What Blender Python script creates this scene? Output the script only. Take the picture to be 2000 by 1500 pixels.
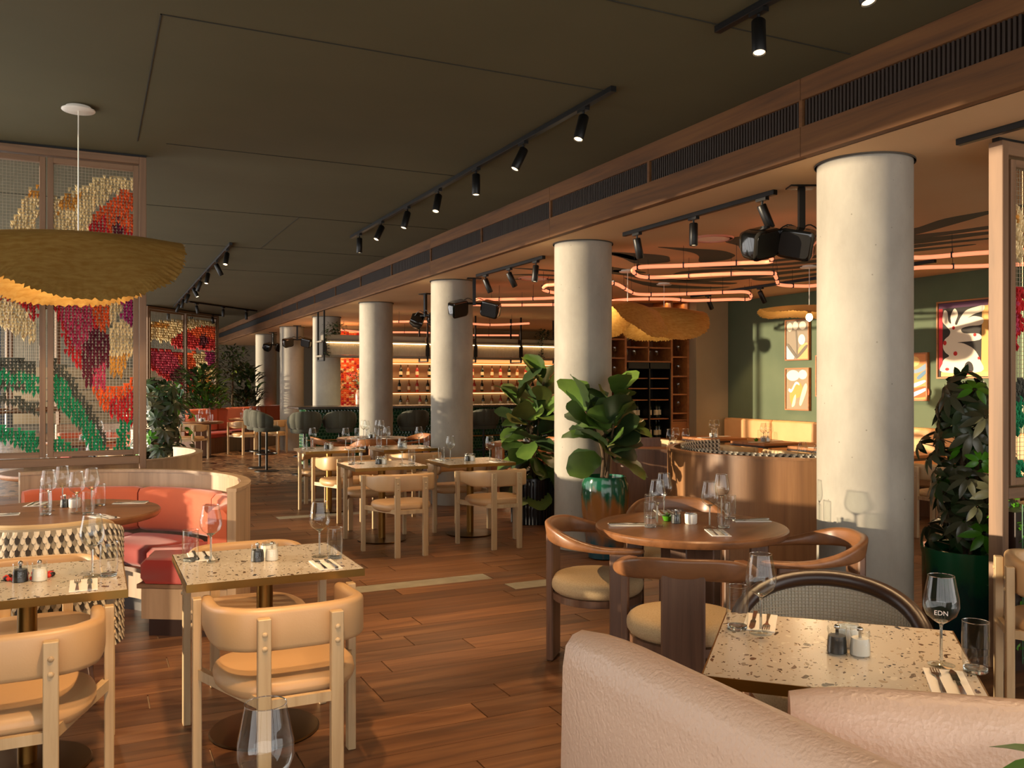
import bpy, math, random
from mathutils import Vector, Matrix, Euler

PI = math.pi
rnd = random.Random(7)
SC = bpy.context.scene
COL = SC.collection
for o in list(bpy.data.objects):
    bpy.data.objects.remove(o)

# ------------------------------------------------------------------ camera
cam_d = bpy.data.cameras.new('camera')
cam = bpy.data.objects.new('camera', cam_d)
COL.objects.link(cam)
cam.location = (0, 0, 1.54)
cam.rotation_euler = (PI / 2, 0, -math.atan(820 / 1700))
cam_d.sensor_width = 36
cam_d.lens = 36 * 1700 / 2000
cam_d.clip_start = 0.05
SC.camera = cam

# ------------------------------------------------------------------ light
world = bpy.data.worlds.new('evening_sky')
SC.world = world
world.use_nodes = True
bg = world.node_tree.nodes['Background']
bg.inputs[0].default_value = (1.0, 0.965, 0.92, 1)
bg.inputs[1].default_value = 3.0

sun_d = bpy.data.lights.new('sun', 'SUN')
sun_d.energy = 8.0
sun_d.color = (1.0, 0.80, 0.54)
sun_d.angle = 0.012
sun = bpy.data.objects.new('sun', sun_d)
COL.objects.link(sun)
az, el = math.radians(-72), math.radians(4.0)
to_sun = Vector((math.sin(az) * math.cos(el), math.cos(az) * math.cos(el), math.sin(el)))
sun.rotation_euler = to_sun.to_track_quat('Z', 'Y').to_euler()
sun.location = (-8, 6, 4)

vs = SC.view_settings
vs.view_transform = 'Standard'
vs.look = 'None'
vs.exposure = 0.0
vs.gamma = 1.0
vs.use_curve_mapping = False
cy = SC.cycles
cy.use_denoising = True
cy.max_bounces = 7
cy.diffuse_bounces = 4
cy.glossy_bounces = 3
cy.transmission_bounces = 6
cy.transparent_max_bounces = 24
cy.caustics_reflective = False
cy.caustics_refractive = False
cy.sample_clamp_indirect = 4.0

# ------------------------------------------------------------------ helpers
def lin(h):
    h = h.lstrip('#')
    r = []
    for i in (0, 2, 4):
        c = int(h[i:i + 2], 16) / 255
        r.append(c / 12.92 if c <= .04045 else ((c + .055) / 1.055) ** 2.4)
    return (r[0], r[1], r[2], 1)

class MB:
    """collects faces; build() links them as one mesh object"""
    def __init__(s):
        s.v = []; s.f = []; s.mi = []; s.m = Matrix(); s.slot = 0; s.col = None; s.vc = []
    def at(s, x=0, y=0, z=0, rz=0, rx=0, ry=0, sc=1):
        s.m = Matrix.Translation((x, y, z)) @ Euler((rx, ry, rz)).to_matrix().to_4x4() @ Matrix.Scale(sc, 4)
        return s
    def add(s, vs_, fs):
        b = len(s.v)
        for p in vs_:
            q = s.m @ Vector(p)
            s.v.append((q.x, q.y, q.z))
            s.vc.append(s.col)
        for f in fs:
            s.f.append([i + b for i in f]); s.mi.append(s.slot)
        return s
    def box(s, x0, x1, y0, y1, z0, z1, b=0):
        if b <= 0:
            vs_ = [(x, y, z) for x in (x0, x1) for y in (y0, y1) for z in (z0, z1)]
            return s.add(vs_, [(0, 1, 3, 2), (4, 6, 7, 5), (0, 4, 5, 1), (2, 3, 7, 6), (0, 2, 6, 4), (1, 5, 7, 3)])
        c = ((x0 + x1) / 2, (y0 + y1) / 2, (z0 + z1) / 2)
        h = ((x1 - x0) / 2, (y1 - y0) / 2, (z1 - z0) / 2)
        b = min(b, min(h) * .95)
        vs_ = []; idx = {}
        for sx in (-1, 1):
            for sy in (-1, 1):
                for sz in (-1, 1):
                    sg = (sx, sy, sz)
                    for a in range(3):
                        idx[(sg, a)] = len(vs_)
                        vs_.append(tuple(c[k] + sg[k] * (h[k] if k == a else h[k] - b) for k in range(3)))
        fs = []
        def sgn(a, va, b_, vb, c_, vc_):
            t = [0, 0, 0]; t[a] = va; t[b_] = vb; t[c_] = vc_
            return tuple(t)
        for a in range(3):
            p, q = (a + 1) % 3, (a + 2) % 3
            for sa in (-1, 1):
                r = [idx[(sgn(a, sa, p, u, q, w), a)] for u, w in ((-1, -1), (1, -1), (1, 1), (-1, 1))]
                fs.append(r if sa > 0 else r[::-1])
            for u in (-1, 1):
                for w in (-1, 1):
                    A = sgn(a, -1, p, u, q, w); B = sgn(a, 1, p, u, q, w)
                    r = [idx[(A, p)], idx[(B, p)], idx[(B, q)], idx[(A, q)]]
                    fs.append(r if u * w < 0 else r[::-1])
        for sx in (-1, 1):
            for sy in (-1, 1):
                for sz in (-1, 1):
                    r = [idx[((sx, sy, sz), a)] for a in range(3)]
                    fs.append(r if sx * sy * sz > 0 else r[::-1])
        return s.add(vs_, fs)
    def loft(s, rings, cap=True, closed=False):
        n = len(rings[0]); vs_ = [p for r in rings for p in r]; fs = []
        k = len(rings)
        for i in range(k if closed else k - 1):
            a, b = i * n, ((i + 1) % k) * n
            for j in range(n):
                j2 = (j + 1) % n
                fs.append((a + j, a + j2, b + j2, b + j))
        if cap and not closed:
            fs.append(tuple(range(n))[::-1]); fs.append(tuple((k - 1) * n + j for j in range(n)))
        return s.add(vs_, fs)
    def lathe(s, prof, n=24, cap=True):
        rings = [[(r * math.cos(2 * PI * j / n), r * math.sin(2 * PI * j / n), z) for j in range(n)] for r, z in prof]
        return s.loft(rings, cap)
    def cyl(s, r, z0, z1, n=16, b=0, x=0, y=0):
        pr = [(r, z0), (r, z1)] if b <= 0 else [(r - b, z0), (r, z0 + b), (r, z1 - b), (r - b, z1)]
        rings = [[(x + q * math.cos(2 * PI * j / n), y + q * math.sin(2 * PI * j / n), z) for j in range(n)] for q, z in pr]
        return s.loft(rings)
    def tube(s, pts, r, n=8, closed=False, up=None):
        P = [Vector(p) for p in pts]; k = len(P); rings = []
        if not isinstance(r, (list, tuple)): r = [r] * k
        ref = None
        for i in range(k):
            if closed: t = P[(i + 1) % k] - P[i - 1]
            else: t = P[min(i + 1, k - 1)] - P[max(i - 1, 0)]
            t.normalize()
            if ref is None:
                ref = Vector((0, 0, 1)) if abs(t.z) < .9 else Vector((1, 0, 0))
            x = (ref - t * ref.dot(t)).normalized(); ref = x
            y = t.cross(x)
            rings.append([tuple(P[i] + (x * math.cos(2 * PI * j / n) + y * math.sin(2 * PI * j / n)) * r[i]) for j in range(n)])
        return s.loft(rings, True, closed)
    def prism(s, poly, z0, z1):
        return s.loft([[(x, y, z0) for x, y in poly], [(x, y, z1) for x, y in poly]])
    def build(s, name, mats, parent=None, smooth=35, kind=None, label=None):
        me = bpy.data.meshes.new(name)
        me.from_pydata(s.v, [], s.f)
        if not isinstance(mats, (list, tuple)): mats = [mats]
        for m in mats: me.materials.append(m)
        if len(mats) > 1: me.polygons.foreach_set('material_index', s.mi)
        if any(c is not None for c in s.vc):
            at = me.color_attributes.new('tint', 'FLOAT_COLOR', 'POINT')
            at.data.foreach_set('color', [q for c in s.vc for q in (c or (1, 1, 1, 1))])
        if smooth:
            me.shade_smooth()
            me.set_sharp_from_angle(angle=math.radians(smooth))
        o = bpy.data.objects.new(name, me)
        COL.objects.link(o)
        if parent is not None: o.parent = parent
        if kind: o['kind'] = kind
        if label: o['label'] = label
        return o

def tag(o, label, cat, group=None):
    o['label'] = label; o['category'] = cat
    if group: o['group'] = group
    return o
def thing(name, label, cat, loc=(0, 0, 0), rz=0, group=None):
    o = bpy.data.objects.new(name, None)
    COL.objects.link(o)
    o.empty_display_size = .1
    o.location = loc; o.rotation_euler = (0, 0, rz)
    return tag(o, label, cat, group)
KIDS = {}
def copy_tree(o, parent=None):
    c = o.copy(); COL.objects.link(c)
    c.parent = parent
    for ch in list(o.children): copy_tree(ch, c)
    return c
def dup(o, loc, rz, label, group=None):
    c = copy_tree(o)
    c.location = loc; c.rotation_euler = (0, 0, rz); c['label'] = label
    if group: c['group'] = group
    elif 'group' in c: del c['group']
    return c
def struct(o):
    o['kind'] = 'structure'; return o
def smooth_path(pts, n=6, closed=False):
    """Catmull-Rom"""
    P = [Vector(p) for p in pts]; k = len(P); out = []
    for i in range(k if closed else k - 1):
        g = (lambda j: P[j % k]) if closed else (lambda j: P[max(0, min(k - 1, j))])
        a, b, c, d = g(i - 1), g(i), g(i + 1), g(i + 2)
        for q in range(n):
            t = q / n
            out.append(.5 * ((2 * b) + (c - a) * t + (2 * a - 5 * b + 4 * c - d) * t * t + (3 * b - a - 3 * c + d) * t ** 3))
    if not closed: out.append(P[-1])
    return [tuple(p) for p in out]

# ------------------------------------------------------------------ materials
class NT:
    def __init__(s, name):
        s.m = bpy.data.materials.new(name); s.m.use_nodes = True
        s.t = s.m.node_tree; s.n = s.t.nodes; s.b = s.n['Principled BSDF']
    def new(s, ty, **kw):
        n = s.n.new(ty)
        for k, v in kw.items():
            if k in n.inputs: n.inputs[k].default_value = v
            else: setattr(n, k, v)
        return n
    def link(s, a, b): s.t.links.new(a, b)
def ramp(nt, fac, stops, const=False):
    r = nt.n.new('ShaderNodeValToRGB')
    e = r.color_ramp
    if const: e.interpolation = 'CONSTANT'
    while len(e.elements) < len(stops): e.elements.new(.5)
    for el_, (p, c) in zip(e.elements, stops):
        el_.position = p; el_.color = c
    nt.link(fac, r.inputs[0])
    return r.outputs[0]
def coords(nt, scale=(1, 1, 1), kind='Object'):
    tc = nt.new('ShaderNodeTexCoord'); mp = nt.new('ShaderNodeMapping')
    mp.inputs['Scale'].default_value = scale
    nt.link(tc.outputs[kind], mp.inputs[0])
    return mp.outputs[0]
def bump(nt, fac, strength, dist=.002):
    b = nt.new('ShaderNodeBump'); b.inputs['Strength'].default_value = strength; b.inputs['Distance'].default_value = dist
    nt.link(fac, b.inputs['Height']); nt.link(b.outputs[0], nt.b.inputs['Normal'])
def plain(name, c, rough=.5, metal=0, spec=.5, c2=None, sc=6, bmp=0, bsc=60, coat=0, sheen=0, stretch=(1, 1, 1)):
    nt = NT(name); p = nt.b
    p.inputs['Base Color'].default_value = lin(c); p.inputs['Roughness'].default_value = rough
    p.inputs['Metallic'].default_value = metal; p.inputs['Specular IOR Level'].default_value = spec
    if coat: p.inputs['Coat Weight'].default_value = coat; p.inputs['Coat Roughness'].default_value = .08
    if sheen: p.inputs['Sheen Weight'].default_value = sheen
    if c2:
        n = nt.new('ShaderNodeTexNoise', Scale=sc, Detail=5.0)
        nt.link(coords(nt, stretch), n.inputs['Vector'])
        nt.link(ramp(nt, n.outputs['Fac'], [(.32, lin(c)), (.68, lin(c2))]), p.inputs['Base Color'])
    if bmp:
        n = nt.new('ShaderNodeTexNoise', Scale=bsc, Detail=3.0)
        nt.link(coords(nt, stretch), n.inputs['Vector'])
        bump(nt, n.outputs['Fac'], bmp)
    return nt.m
def wood(name, cs, axis='z', rough=.5, sc=1.0, rand=False, bmp=.12):
    nt = NT(name); p = nt.b
    st = {'x': (1.2, 22, 22), 'y': (22, 1.2, 22), 'z': (22, 22, 1.2)}[axis]
    st = tuple(q * sc for q in st)
    n = nt.new('ShaderNodeTexNoise', Scale=1.0, Detail=6.0, Roughness=.6, Distortion=.6)
    n.noise_dimensions = '4D'
    nt.link(coords(nt, st), n.inputs['Vector'])
    stops = [(.25 + .5 * i / (len(cs) - 1), lin(c)) for i, c in enumerate(cs)]
    oi = nt.new('ShaderNodeObjectInfo')
    if rand:
        ge = nt.new('ShaderNodeNewGeometry')
        ad = nt.new('ShaderNodeMath', operation='ADD'); nt.link(oi.outputs['Random'], ad.inputs[0]); nt.link(ge.outputs['Random Per Island'], ad.inputs[1])
        fr = nt.new('ShaderNodeMath', operation='FRACT'); nt.link(ad.outputs[0], fr.inputs[0])
        src = fr.outputs[0]
        mu = nt.new('ShaderNodeMath', operation='MULTIPLY'); mu.inputs[1].default_value = 37
        nt.link(src, mu.inputs[0]); nt.link(mu.outputs[0], n.inputs['W'])
        col = ramp(nt, n.outputs['Fac'], stops)
        hs = nt.new('ShaderNodeHueSaturation')
        mr = nt.new('ShaderNodeMapRange'); mr.inputs['To Min'].default_value = .62; mr.inputs['To Max'].default_value = 1.3
        nt.link(src, mr.inputs[0]); nt.link(mr.outputs[0], hs.inputs['Value']); nt.link(col, hs.inputs['Color'])
        nt.link(hs.outputs[0], p.inputs['Base Color'])
    else:
        mu = nt.new('ShaderNodeMath', operation='MULTIPLY'); mu.inputs[1].default_value = 11
        nt.link(oi.outputs['Random'], mu.inputs[0]); nt.link(mu.outputs[0], n.inputs['W'])
        nt.link(ramp(nt, n.outputs['Fac'], stops), p.inputs['Base Color'])
    p.inputs['Roughness'].default_value = rough
    if bmp: bump(nt, n.outputs['Fac'], bmp)
    return nt.m
def terrazzo(name, base, chips, sc=38, rough=.25, amount=.30):
    nt = NT(name); p = nt.b
    co = coords(nt, (1, .62, 1))
    nz = nt.new('ShaderNodeTexNoise', Scale=sc * .9, Detail=1.0)
    nt.link(co, nz.inputs['Vector'])
    mx = nt.new('ShaderNodeMix', data_type='RGBA', blend_type='LINEAR_LIGHT'); mx.inputs[0].default_value = .022
    nt.link(co, mx.inputs[6]); nt.link(nz.outputs['Color'], mx.inputs[7])
    prev = None
    for k, (s_, th) in enumerate(((sc, amount), (sc * 2.3, amount * .95))):
        vo = nt.new('ShaderNodeTexVoronoi', Scale=s_); nt.link(mx.outputs[2], vo.inputs['Vector'])
        sp = nt.new('ShaderNodeSeparateColor'); nt.link(vo.outputs['Color'], sp.inputs[0])
        m1 = nt.new('ShaderNodeMath', operation='MULTIPLY'); m1.inputs[1].default_value = th * 1.5
        nt.link(sp.outputs[0], m1.inputs[0])
        lt = nt.new('ShaderNodeMath', operation='LESS_THAN'); nt.link(vo.outputs['Distance'], lt.inputs[0]); nt.link(m1.outputs[0], lt.inputs[1])
        cc = ramp(nt, sp.outputs[1], [(i / len(chips), lin(c)) for i, c in enumerate(chips)], True)
        m = nt.new('ShaderNodeMix', data_type='RGBA')
        nt.link(lt.outputs[0], m.inputs[0])
        if prev is None: m.inputs[6].default_value = lin(base)
        else: nt.link(prev, m.inputs[6])
        nt.link(cc, m.inputs[7])
        prev = m.outputs[2]
    nt.link(prev, p.inputs['Base Color'])
    p.inputs['Roughness'].default_value = rough
    return nt.m
def thin_glass(name, tint=(.96, .98, .97, 1), base=.055, rough=.02):
    nt = NT(name); nt.n.remove(nt.b)
    out = nt.n['Material Output']
    tr = nt.new('ShaderNodeBsdfTransparent'); tr.inputs[0].default_value = tint
    gl = nt.new('ShaderNodeBsdfGlossy'); gl.inputs['Roughness'].default_value = rough
    lw = nt.new('ShaderNodeLayerWeight'); lw.inputs[0].default_value = .5
    pw = nt.new('ShaderNodeMath', operation='POWER'); pw.inputs[1].default_value = 2.4
    nt.link(lw.outputs['Facing'], pw.inputs[0])
    mp = nt.new('ShaderNodeMapRange'); mp.inputs['To Min'].default_value = base; mp.inputs['To Max'].default_value = .75
    nt.link(pw.outputs[0], mp.inputs[0])
    mx = nt.new('ShaderNodeMixShader'); nt.link(mp.outputs[0], mx.inputs[0]); nt.link(tr.outputs[0], mx.inputs[1]); nt.link(gl.outputs[0], mx.inputs[2])
    nt.link(mx.outputs[0], out.inputs[0])
    return nt.m
def glow(name, c, strength):
    nt = NT(name); p = nt.b
    p.inputs['Base Color'].default_value = lin(c)
    p.inputs['Emission Color'].default_value = lin(c); p.inputs['Emission Strength'].default_value = strength
    return nt.m
def tinted(name, rough=.8):
    nt = NT(name)
    a = nt.new('ShaderNodeVertexColor', layer_name='tint'); nt.link(a.outputs[0], nt.b.inputs['Base Color'])
    nt.b.inputs['Roughness'].default_value = rough
    return nt.m

FLOORW = wood('floor_wood', ['#432c1b', '#6d472b', '#88603d'], 'x', .42, .8, True, .08)
GREYPL = plain('grey_plank', '#86806f', .5, c2='#98917f', sc=8)
GROUT = plain('grout', '#a8927a', .8)
CEILG = plain('ceiling_green', '#565034', .85, c2='#504b2f', sc=1.2)
CEILP = plain('ceiling_peach', '#d9b183', .85, c2='#d2a97a', sc=1.0)
SWIRL = plain('ceiling_swirl_green', '#3f4434', .85)
WALLG = plain('wall_green', '#59644c', .85, c2='#525e46', sc=2)
WALLB = plain('wall_beige', '#a08a68', .85, c2='#97815f', sc=2)
WALLGREY = plain('wall_grey', '#77705f', .85)
BEAMW = wood('beam_walnut', ['#452b13', '#6a431f', '#7c5328'], 'y', .75, .7)
WALN = wood('walnut', ['#4a3325', '#6b4c38', '#7b5a43'], 'z', .4)
WALNX = wood('walnut_rail', ['#53351f', '#7d5232', '#8f623e'], 'x', .36, .5)
OAK = wood('oak', ['#a98a63', '#c2a57c', '#cdb28a'], 'z', .45)
OAKP = wood('oak_panel', ['#8d7358', '#a98c6d', '#b89b7b'], 'z', .45, .6)
FRAMEW = wood('frame_oak', ['#5c432e', '#7b5b40', '#8c6a4c'], 'z', .5, .6)
FRAMEWX = wood('frame_oak_rail', ['#5c432e', '#7b5b40', '#8c6a4c'], 'x', .5, .6)
SHELFW = wood('shelf_wood', ['#7b4726', '#a0622f', '#b3743c'], 'x', .5, .6)
LEATH = plain('tan_leather', '#c9a275', .42, c2='#c19a6c', sc=3, bmp=.12, bsc=180)
CREAML = plain('cream_leather', '#c9ad82', .45, c2='#bfa276', sc=3)
BENCHL = plain('bench_leather', '#cf9d68', .45, c2='#c4915c', sc=3)
ORANGE = plain('orange_fabric', '#c65d33', .8, c2='#bd542d', sc=3, bmp=.15, bsc=500, sheen=.3)
RED = plain('red_fabric', '#a02a1c', .8, c2='#962417', sc=3, bmp=.15, bsc=500, sheen=.3)
BOUCLE = plain('cream_boucle', '#cbb086', .95, c2='#b99d73', sc=160, bmp=.5, bsc=220)
BLACK = plain('black_metal', '#0d0c0b', .42, spec=.4)
SATIN = plain('satin_black', '#090909', .12, coat=.5)
BRASS = plain('brass', '#9a763e', .32, 1.0, c2='#8b6a37', sc=4)
DKBR = plain('dark_brass', '#5a4125', .36, 1.0)
CHROME = plain('steel', '#b9b5ae', .18, 1.0)
GOLD = plain('gold_leaf', '#d6ac62', .45, .65, c2='#c29247', sc=14, bmp=.5, bsc=70, stretch=(1, 6, 1))
GLASS = thin_glass('clear_glass')
GLASSB = plain('glass_base', '#dfe4e0', .05)
GLASSB.node_tree.nodes['Principled BSDF'].inputs['Transmission Weight'].default_value = .92
WHITE = plain('white_porcelain', '#e6dfd2', .3)
PAPER = plain('napkin_paper', '#e9e2d6', .9)
PEPPER = plain('peppercorn', '#15120f', .5)
TERR = terrazzo('terrazzo_top', '#bfb3a1', ['#3a2c20', '#6f6253', '#8d7f6c', '#5a4332', '#cfc4b3', '#a08c72', '#2b231c'], 36, .22, .26)
TERRF = terrazzo('terrazzo_floor', '#8d694b', ['#2a1c14', '#8f6a4a', '#3b281c', '#a98460', '#55371f', '#c29a72'], 7, .3, .5)
LEAF = plain('ficus_leaf', '#3f5a24', .35, c2='#57702f', sc=5)
LEAFD = plain('dark_leaf', '#26351c', .35, c2='#34482a', sc=5)
LEAFB = plain('bright_leaf', '#4d8a1c', .35, c2='#3f7a18', sc=5)
LEAFY = plain('dry_leaf', '#6b6a34', .5, c2='#4a5426', sc=5)
BARK = plain('bark', '#5f4a33', .9, c2='#4a3826', sc=20)
SOIL = plain('soil', '#2a1c13', .95, c2='#3a281b', sc=40, bmp=.6, bsc=60)
CANE = plain('cane', '#a89f8b', .7)
PINK = plain('pink_leather', '#d3a284', .38)
NEON = glow('neon_coral', '#ff9468', 1.1)
LED = glow('led_warm', '#ffd9a0', 9.0)
BULB = glow('bulb_warm', '#ffd08a', 26.0)
LENS = glow('spot_lens', '#ffdca8', 5.0)
VELV = plain('sage_velvet', '#4a4a3d', .9, c2='#3d3e33', sc=5, sheen=.1)
TILE = plain('green_tile', '#1d5233', .12, c2='#164227', sc=9)
TILEG = plain('tile_grout', '#6f8a6a', .7)
DSTONE = plain('dark_stone', '#3b352f', .25, c2='#2f2a26', sc=9)
GREENW = plain('green_mesh_wire', '#3f6b4a', .5)
WIRE = plain('wire', '#a59880', .4, .6)
TINT = tinted('tufted_yarn', .9)
PRINT = tinted('art_print', .75)
DARKW = plain('dark_wood', '#2c1b14', .35)
BOTTLE = plain('bottle_glass', '#0f1a12', .1)
LABELC = plain('bottle_label', '#cdbb94', .8)
def pink_fix():
    nt = NT('pink_woven_leather'); p = nt.b
    p.inputs['Base Color'].default_value = lin('#e6bfa2'); p.inputs['Roughness'].default_value = .36
    co = coords(nt, (1, 1, 1))
    w1 = nt.new('ShaderNodeTexVoronoi', Scale=110.0)
    w2 = nt.new('ShaderNodeTexNoise', Scale=75.0, Detail=3.0)
    nt.link(co, w1.inputs['Vector']); nt.link(co, w2.inputs['Vector'])
    a = nt.new('ShaderNodeMath', operation='MULTIPLY_ADD'); a.inputs[1].default_value = .4
    nt.link(w1.outputs['Distance'], a.inputs[0]); nt.link(w2.outputs['Fac'], a.inputs[2])
    bump(nt, a.outputs[0], .85, .003)
    return nt.m
PINK = pink_fix()
def concrete():
    nt = NT('concrete'); p = nt.b
    co = coords(nt, (1, 1, .5))
    n = nt.new('ShaderNodeTexNoise', Scale=2.2, Detail=8.0, Roughness=.65); nt.link(co, n.inputs['Vector'])
    c = ramp(nt, n.outputs['Fac'], [(.3, lin('#8e887d')), (.7, lin('#ada79a'))])
    v = nt.new('ShaderNodeTexVoronoi', Scale=11.0); nt.link(coords(nt), v.inputs['Vector'])
    pit = ramp(nt, v.outputs['Distance'], [(.03, (.25, .24, .22, 1)), (.06, (1, 1, 1, 1))])
    m = nt.new('ShaderNodeMix', data_type='RGBA', blend_type='MULTIPLY'); m.inputs[0].default_value = .6
    nt.link(c, m.inputs[6]); nt.link(pit, m.inputs[7]); nt.link(m.outputs[2], p.inputs['Base Color'])
    p.inputs['Roughness'].default_value = .75
    bump(nt, n.outputs['Fac'], .12, .004)
    return nt.m
CONC = concrete()
def glaze(name, top, mid, low, z0, z1):
    nt = NT(name); p = nt.b
    tc = nt.new('ShaderNodeTexCoord'); sx = nt.new('ShaderNodeSeparateXYZ'); nt.link(tc.outputs['Object'], sx.inputs[0])
    n = nt.new('ShaderNodeTexNoise', Scale=7.0, Detail=4.0); nt.link(coords(nt, (1, 1, .35)), n.inputs['Vector'])
    mr = nt.new('ShaderNodeMapRange'); mr.inputs['From Min'].default_value = z0; mr.inputs['From Max'].default_value = z1
    nt.link(sx.outputs[2], mr.inputs[0])
    ad = nt.new('ShaderNodeMath', operation='MULTIPLY_ADD'); ad.inputs[1].default_value = 1.1
    nt.link(n.outputs['Fac'], ad.inputs[0]); nt.link(mr.outputs[0], ad.inputs[2])
    sb = nt.new('ShaderNodeMath', operation='SUBTRACT'); sb.inputs[1].default_value = .55; nt.link(ad.outputs[0], sb.inputs[0])
    nt.link(ramp(nt, sb.outputs[0], [(.05, lin(low)), (.4, lin(mid)), (.66, lin(mid)), (.8, lin(top))]), p.inputs['Base Color'])
    p.inputs['Roughness'].default_value = .12
    return nt.m
GLAZE = glaze('drip_glaze', '#17533c', '#8a5a2e', '#1f4a55', 0, .72)
GLAZEG = glaze('teal_glaze', '#1f5a3a', '#14423c', '#12303a', 0, .55)
BLUEP = plain('black_glaze', '#141a20', .25)
# ================================================================== structure
ZU, ZL = 3.33, 2.87          # dark green ceiling, lower peach ceiling
m = MB().box(-2.3, 12.2, -2.6, 31, -.12, -.008)
floor = struct(m.build('floor', GROUT, smooth=0))
# planks: boards run along x, 0.2 m wide, 1.2 m long
pm = MB().box(-.5965, .5965, -.0988, .0988, -.008, 0)
pl0 = pm.build('plank', FLOORW, floor, 0)
COL.objects.unlink(pl0)
th = math.atan(820 / 1700); sT, cT = math.sin(th), math.cos(th)
cand = []
GREY = {(31, 0), (29, 1), (51, 0), (41, 2), (24, 3), (37, 4)}
for r in range(-13, 68):
    y = .17 + .2 * r
    ph = (rnd.random() * 1.2)
    if r == 31: ph = .46
    if r == 29: ph = .46
    for k in range(-3, 12):
        x = k * 1.2 + ph + .6
        if x < -2.9 or x > 12: continue
        d = sT * x + cT * y; a = cT * x - sT * y
        grey = (r == 31 and abs(x - 2.26) < .1) or (r == 29 and abs(x - 3.46) < .1) or (r, k) in {(50, 1), (44, 3), (19, 4), (57, 2)}
        seen = d > 2.2 and abs(a / d) < .62
        hid = (x < .7 and 4.9 < y < 12) or x > 4.6
        cand.append((0 if seen and not hid else (1 if seen else 2), d, x, y, grey))
cand.sort()
rest = MB()
for i, (cl, d, x, y, grey) in enumerate(cand):
    x0, x1 = max(x - .5965, -2.3), min(x + .5965, 12.2)
    if x1 - x0 < .05: continue
    if i < 298:
        o = pl0.copy(); COL.objects.link(o); o.parent = floor
        o.location = (x, y, 0)
        if grey:
            o.data = pl0.data.copy(); o.data.materials[0] = GREYPL
    else:
        rest.slot = 1 if grey else 0
        rest.box(x0, x1, y - .0988, y + .0988, -.008, 0)
rest.build('plank_field', [FLOORW, GREYPL], floor, 0, 'stuff')
mos = MB().box(-2.3, 12.2, 13.78, 31, -.008, .0)
struct(mos.build('floor_terrazzo', TERRF, floor, 0))

m = MB().box(-2.4, 3.80, -2.6, 31, ZU, ZU + .2)
ceiling = struct(m.build('ceiling', CEILG, smooth=0))
for (x0, y0, x1, y1) in ((.30, 4.53, .30, 6.97), (.30, 4.53, 2.85, 4.53), (.5, 6.95, 2.83, 6.95), (2.15, 3.455, 3.7, 3.455), (-2.2, 9.4, 3.7, 9.4), (2.0, 9.4, 2.0, 11.8), (-1, 11.8, 3.7, 11.8), (-1, 14.2, 3.7, 14.2)):
    MB().box(min(x0, x1) - .003, max(x0, x1) + .003, min(y0, y1) - .003, max(y0, y1) + .003, ZU - .004, ZU + .01).build('panel_seam', plain('seam', '#2c2a20', .9) if 'seam' not in bpy.data.materials else bpy.data.materials['seam'], ceiling, 0)
m = MB().box(3.79, 12.2, -2.6, 31, ZL, ZL + .2)
ceil_low = struct(m.build('ceiling_lower', CEILP, smooth=0))

# walnut clad beam between the two ceilings, with a continuous air grille
beam = struct(MB().box(3.79, 3.98, -2.6, 31, ZL + .002, ZU).build('beam', plain('grille_black', '#14100c', .8), smooth=0))
for y0 in [-2.34 + 3.1 * i for i in range(11)]:
    MB().box(3.736, 3.79, y0 + .0015, y0 + 3.0985, 3.20, ZU - .001, .002).build('upper_board', BEAMW, beam, 0)
    MB().box(3.736, 3.80, y0 + .0015, y0 + 3.0985, ZL, 3.045, .002).build('lower_board', BEAMW, beam, 0)
for i in range(14):
    y0 = -.79 + 1.55 * i
    MB().box(3.738, 3.79, y0 - .012, y0 + .012, 3.045, 3.20).build('grille_post', BEAMW, beam, 0)
    g = MB(); y = y0 + .03
    while y < y0 + 1.53:
        g.box(3.752, 3.785, y, y + .014, 3.045, 3.20); y += .026
    g.build('grille_slats', plain('slat_dark', '#2e2118', .6) if i == 0 else bpy.data.materials['slat_dark'], beam, 0, 'stuff')

# columns
colm = MB().lathe([(.272, 0), (.272, ZL)], 56)
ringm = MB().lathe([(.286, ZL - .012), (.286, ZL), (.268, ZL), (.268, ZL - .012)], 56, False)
c0 = None
for i in range(7):
    if c0 is None:
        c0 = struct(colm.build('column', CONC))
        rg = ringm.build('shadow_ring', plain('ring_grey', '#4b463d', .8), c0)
        c = c0
    else:
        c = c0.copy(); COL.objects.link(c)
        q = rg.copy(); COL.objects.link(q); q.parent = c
    c.location = (4.2, 3.81 + 3.345 * i, 0)
    c.rotation_euler = (0, 0, i * 1.3)

# walls
wall_right = struct(MB().box(9.3, 9.5, -2.6, 11.35, 0, ZL).build('wall_right', WALLG, smooth=0))
struct(MB().box(8.66, 9.3, 11.2, 11.9, 0, ZL, .004).build('pillar_square', WALLB, smooth=0))
struct(MB().box(6.9, 12.2, 11.9, 12.05, 0, ZL).build('wall_cabinet', WALLB, smooth=0))
struct(MB().box(4.7, 12.2, 19.6, 19.8, 0, ZL).build('wall_bar', WALLB, smooth=0))
struct(MB().box(12.0, 12.2, 11.9, 19.8, 0, ZL).build('wall_side', WALLB, smooth=0))
struct(MB().box(-2.4, 12.2, 31, 31.2, 0, ZU).build('wall_far', WALLGREY, smooth=0))
struct(MB().box(12.0, 12.2, 19.8, 31.2, 0, ZL).build('wall_far_side', WALLB, smooth=0))
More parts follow.
